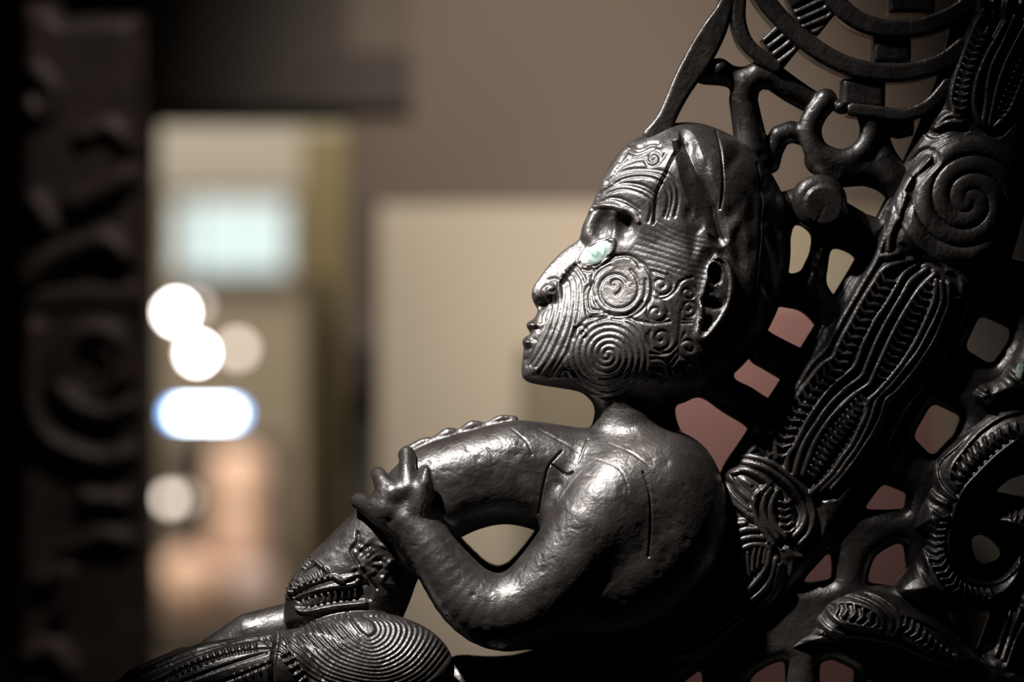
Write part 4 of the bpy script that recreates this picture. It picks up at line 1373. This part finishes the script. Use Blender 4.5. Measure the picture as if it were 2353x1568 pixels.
# hull under the figure, standing on a plinth
box('hull_block', -0.38, 0.56, -0.04, 0.05, 0.80, 1.155, M_WOOD, prow, 0.02)
box('hull_foot', -0.30, 0.50, -0.10, 0.11, 0.72, 0.82, M_WOOD, prow, 0.02)
pl = empty('display_plinth', (0.1, 0, 0))
box('plinth_body', -0.55, 0.75, -0.38, 0.38, 0.06, 0.68, plain('plinth_grey', (0.10, 0.095, 0.09), 0.7), pl, 0.006)
box('plinth_top', -0.58, 0.78, -0.41, 0.41, 0.68, 0.72, plain('plinth_top_grey', (0.12, 0.11, 0.10), 0.6), pl, 0.006)
box('plinth_kick', -0.50, 0.70, -0.33, 0.33, 0.0, 0.06, M_PILASTER, pl)
tag(pl, 'low grey plinth carrying the carved prow', 'plinth')



# ------------------------------------------------------------------ carved post in the background
PD = 4.35
post = empty('carved_post', (at(195, 0, PD).x, PD - 3, 0))
tag(post, 'tall dark carved wooden post, out of focus at the left', 'carved post')


def post_part(name, poly, half, rad, lines=None, bumps=(), step=8.0, dy=0.0):
    """like height_part but standing PD m from the lens"""
    k = PD / 3.0
    P = [(CX + (a - CX) * k, CY + (b - CY) * k) for a, b in poly]
    def rel(G, yr):
        H = np.zeros((G.nu, G.nv))
        if lines:
            for L, w, h in lines:
                Lp = [np.array([(CX + (a - CX) * k, CY + (b - CY) * k) for a, b in cr(l)]) for l in L]
                H += ridge(G, Lp, w, h, 0.5)
        return H
    P2 = np.array(P)
    y0 = (PD - 3.0) / S + dy
    # height_part applies its own perspective factor; undo it
    kk = (DPX + y0 - half) / DPX
    P3 = np.stack([CX + (P2[:, 0] - CX) / kk, CY + (P2[:, 1] - CY) / kk], 1)
    return height_part(name, P3, [], half, rad, M_POST, post, step, y0, rel)


post_part('post_shaft', [(58, 60), (70, 15), (150, 15), (165, 45), (250, 40), (345, 42), (350, 500), (348, 1000), (350, 1600), (352, 2580), (45, 2580), (48, 1500), (52, 900), (50, 400)],
          120, 70,
          [([[(95, 170), (130, 215), (110, 270), (75, 250)], [(200, 320), (260, 300), (310, 340)]], 34, 34),
           ([[(70, 650), (120, 600), (190, 570), (250, 555), (300, 590)], [(180, 470), (250, 440), (305, 410)], [(95, 470), (130, 520)]], 46, 62),
           ([[(150, 860), (180, 780), (245, 760), (300, 800), (300, 870)], [(140, 880), (190, 930), (260, 950), (310, 930)], [(90, 760), (80, 900), (120, 1000), (230, 1050), (320, 1040)]], 36, 52),
           ([[(170, 1260), (240, 1225), (310, 1240)], [(110, 1330), (170, 1310), (150, 1400)], [(80, 1500), (130, 1480), (170, 1530)], [(210, 1140), (300, 1150)]], 36, 44)])
post_part('post_collar', [(45, 690), (60, 650), (345, 640), (352, 680), (350, 720), (60, 735)], 134, 40, None, step=6)
# round carved eye of the post figure
bc = at(215, 850, PD)
kE = PD / DPX
W, Q = [], []
for i in range(28):
    for j in range(10):
        a, b = 2 * math.pi * i / 28, 2 * math.pi * j / 10
        R_, r_ = 62 * kE, 15 * kE
        W.append((bc.x + (R_ + r_ * math.cos(b)) * math.cos(a) * 0.9, PD - 3 - 0.052 + r_ * math.sin(b), bc.z + (R_ + r_ * math.cos(b)) * math.sin(a)))
        Q.append((i * 10 + j, ((i + 1) % 28) * 10 + j, ((i + 1) % 28) * 10 + (j + 1) % 10, i * 10 + (j + 1) % 10))
mesh_from('eye_ring', np.array(W), np.array(Q), M_POST, post)
box('post_foot', at(20, 0, PD).x, at(380, 0, PD).x, PD - 3 - 0.1, PD - 3 + 0.1, 0, 0.12, M_POST, post, 0.008)
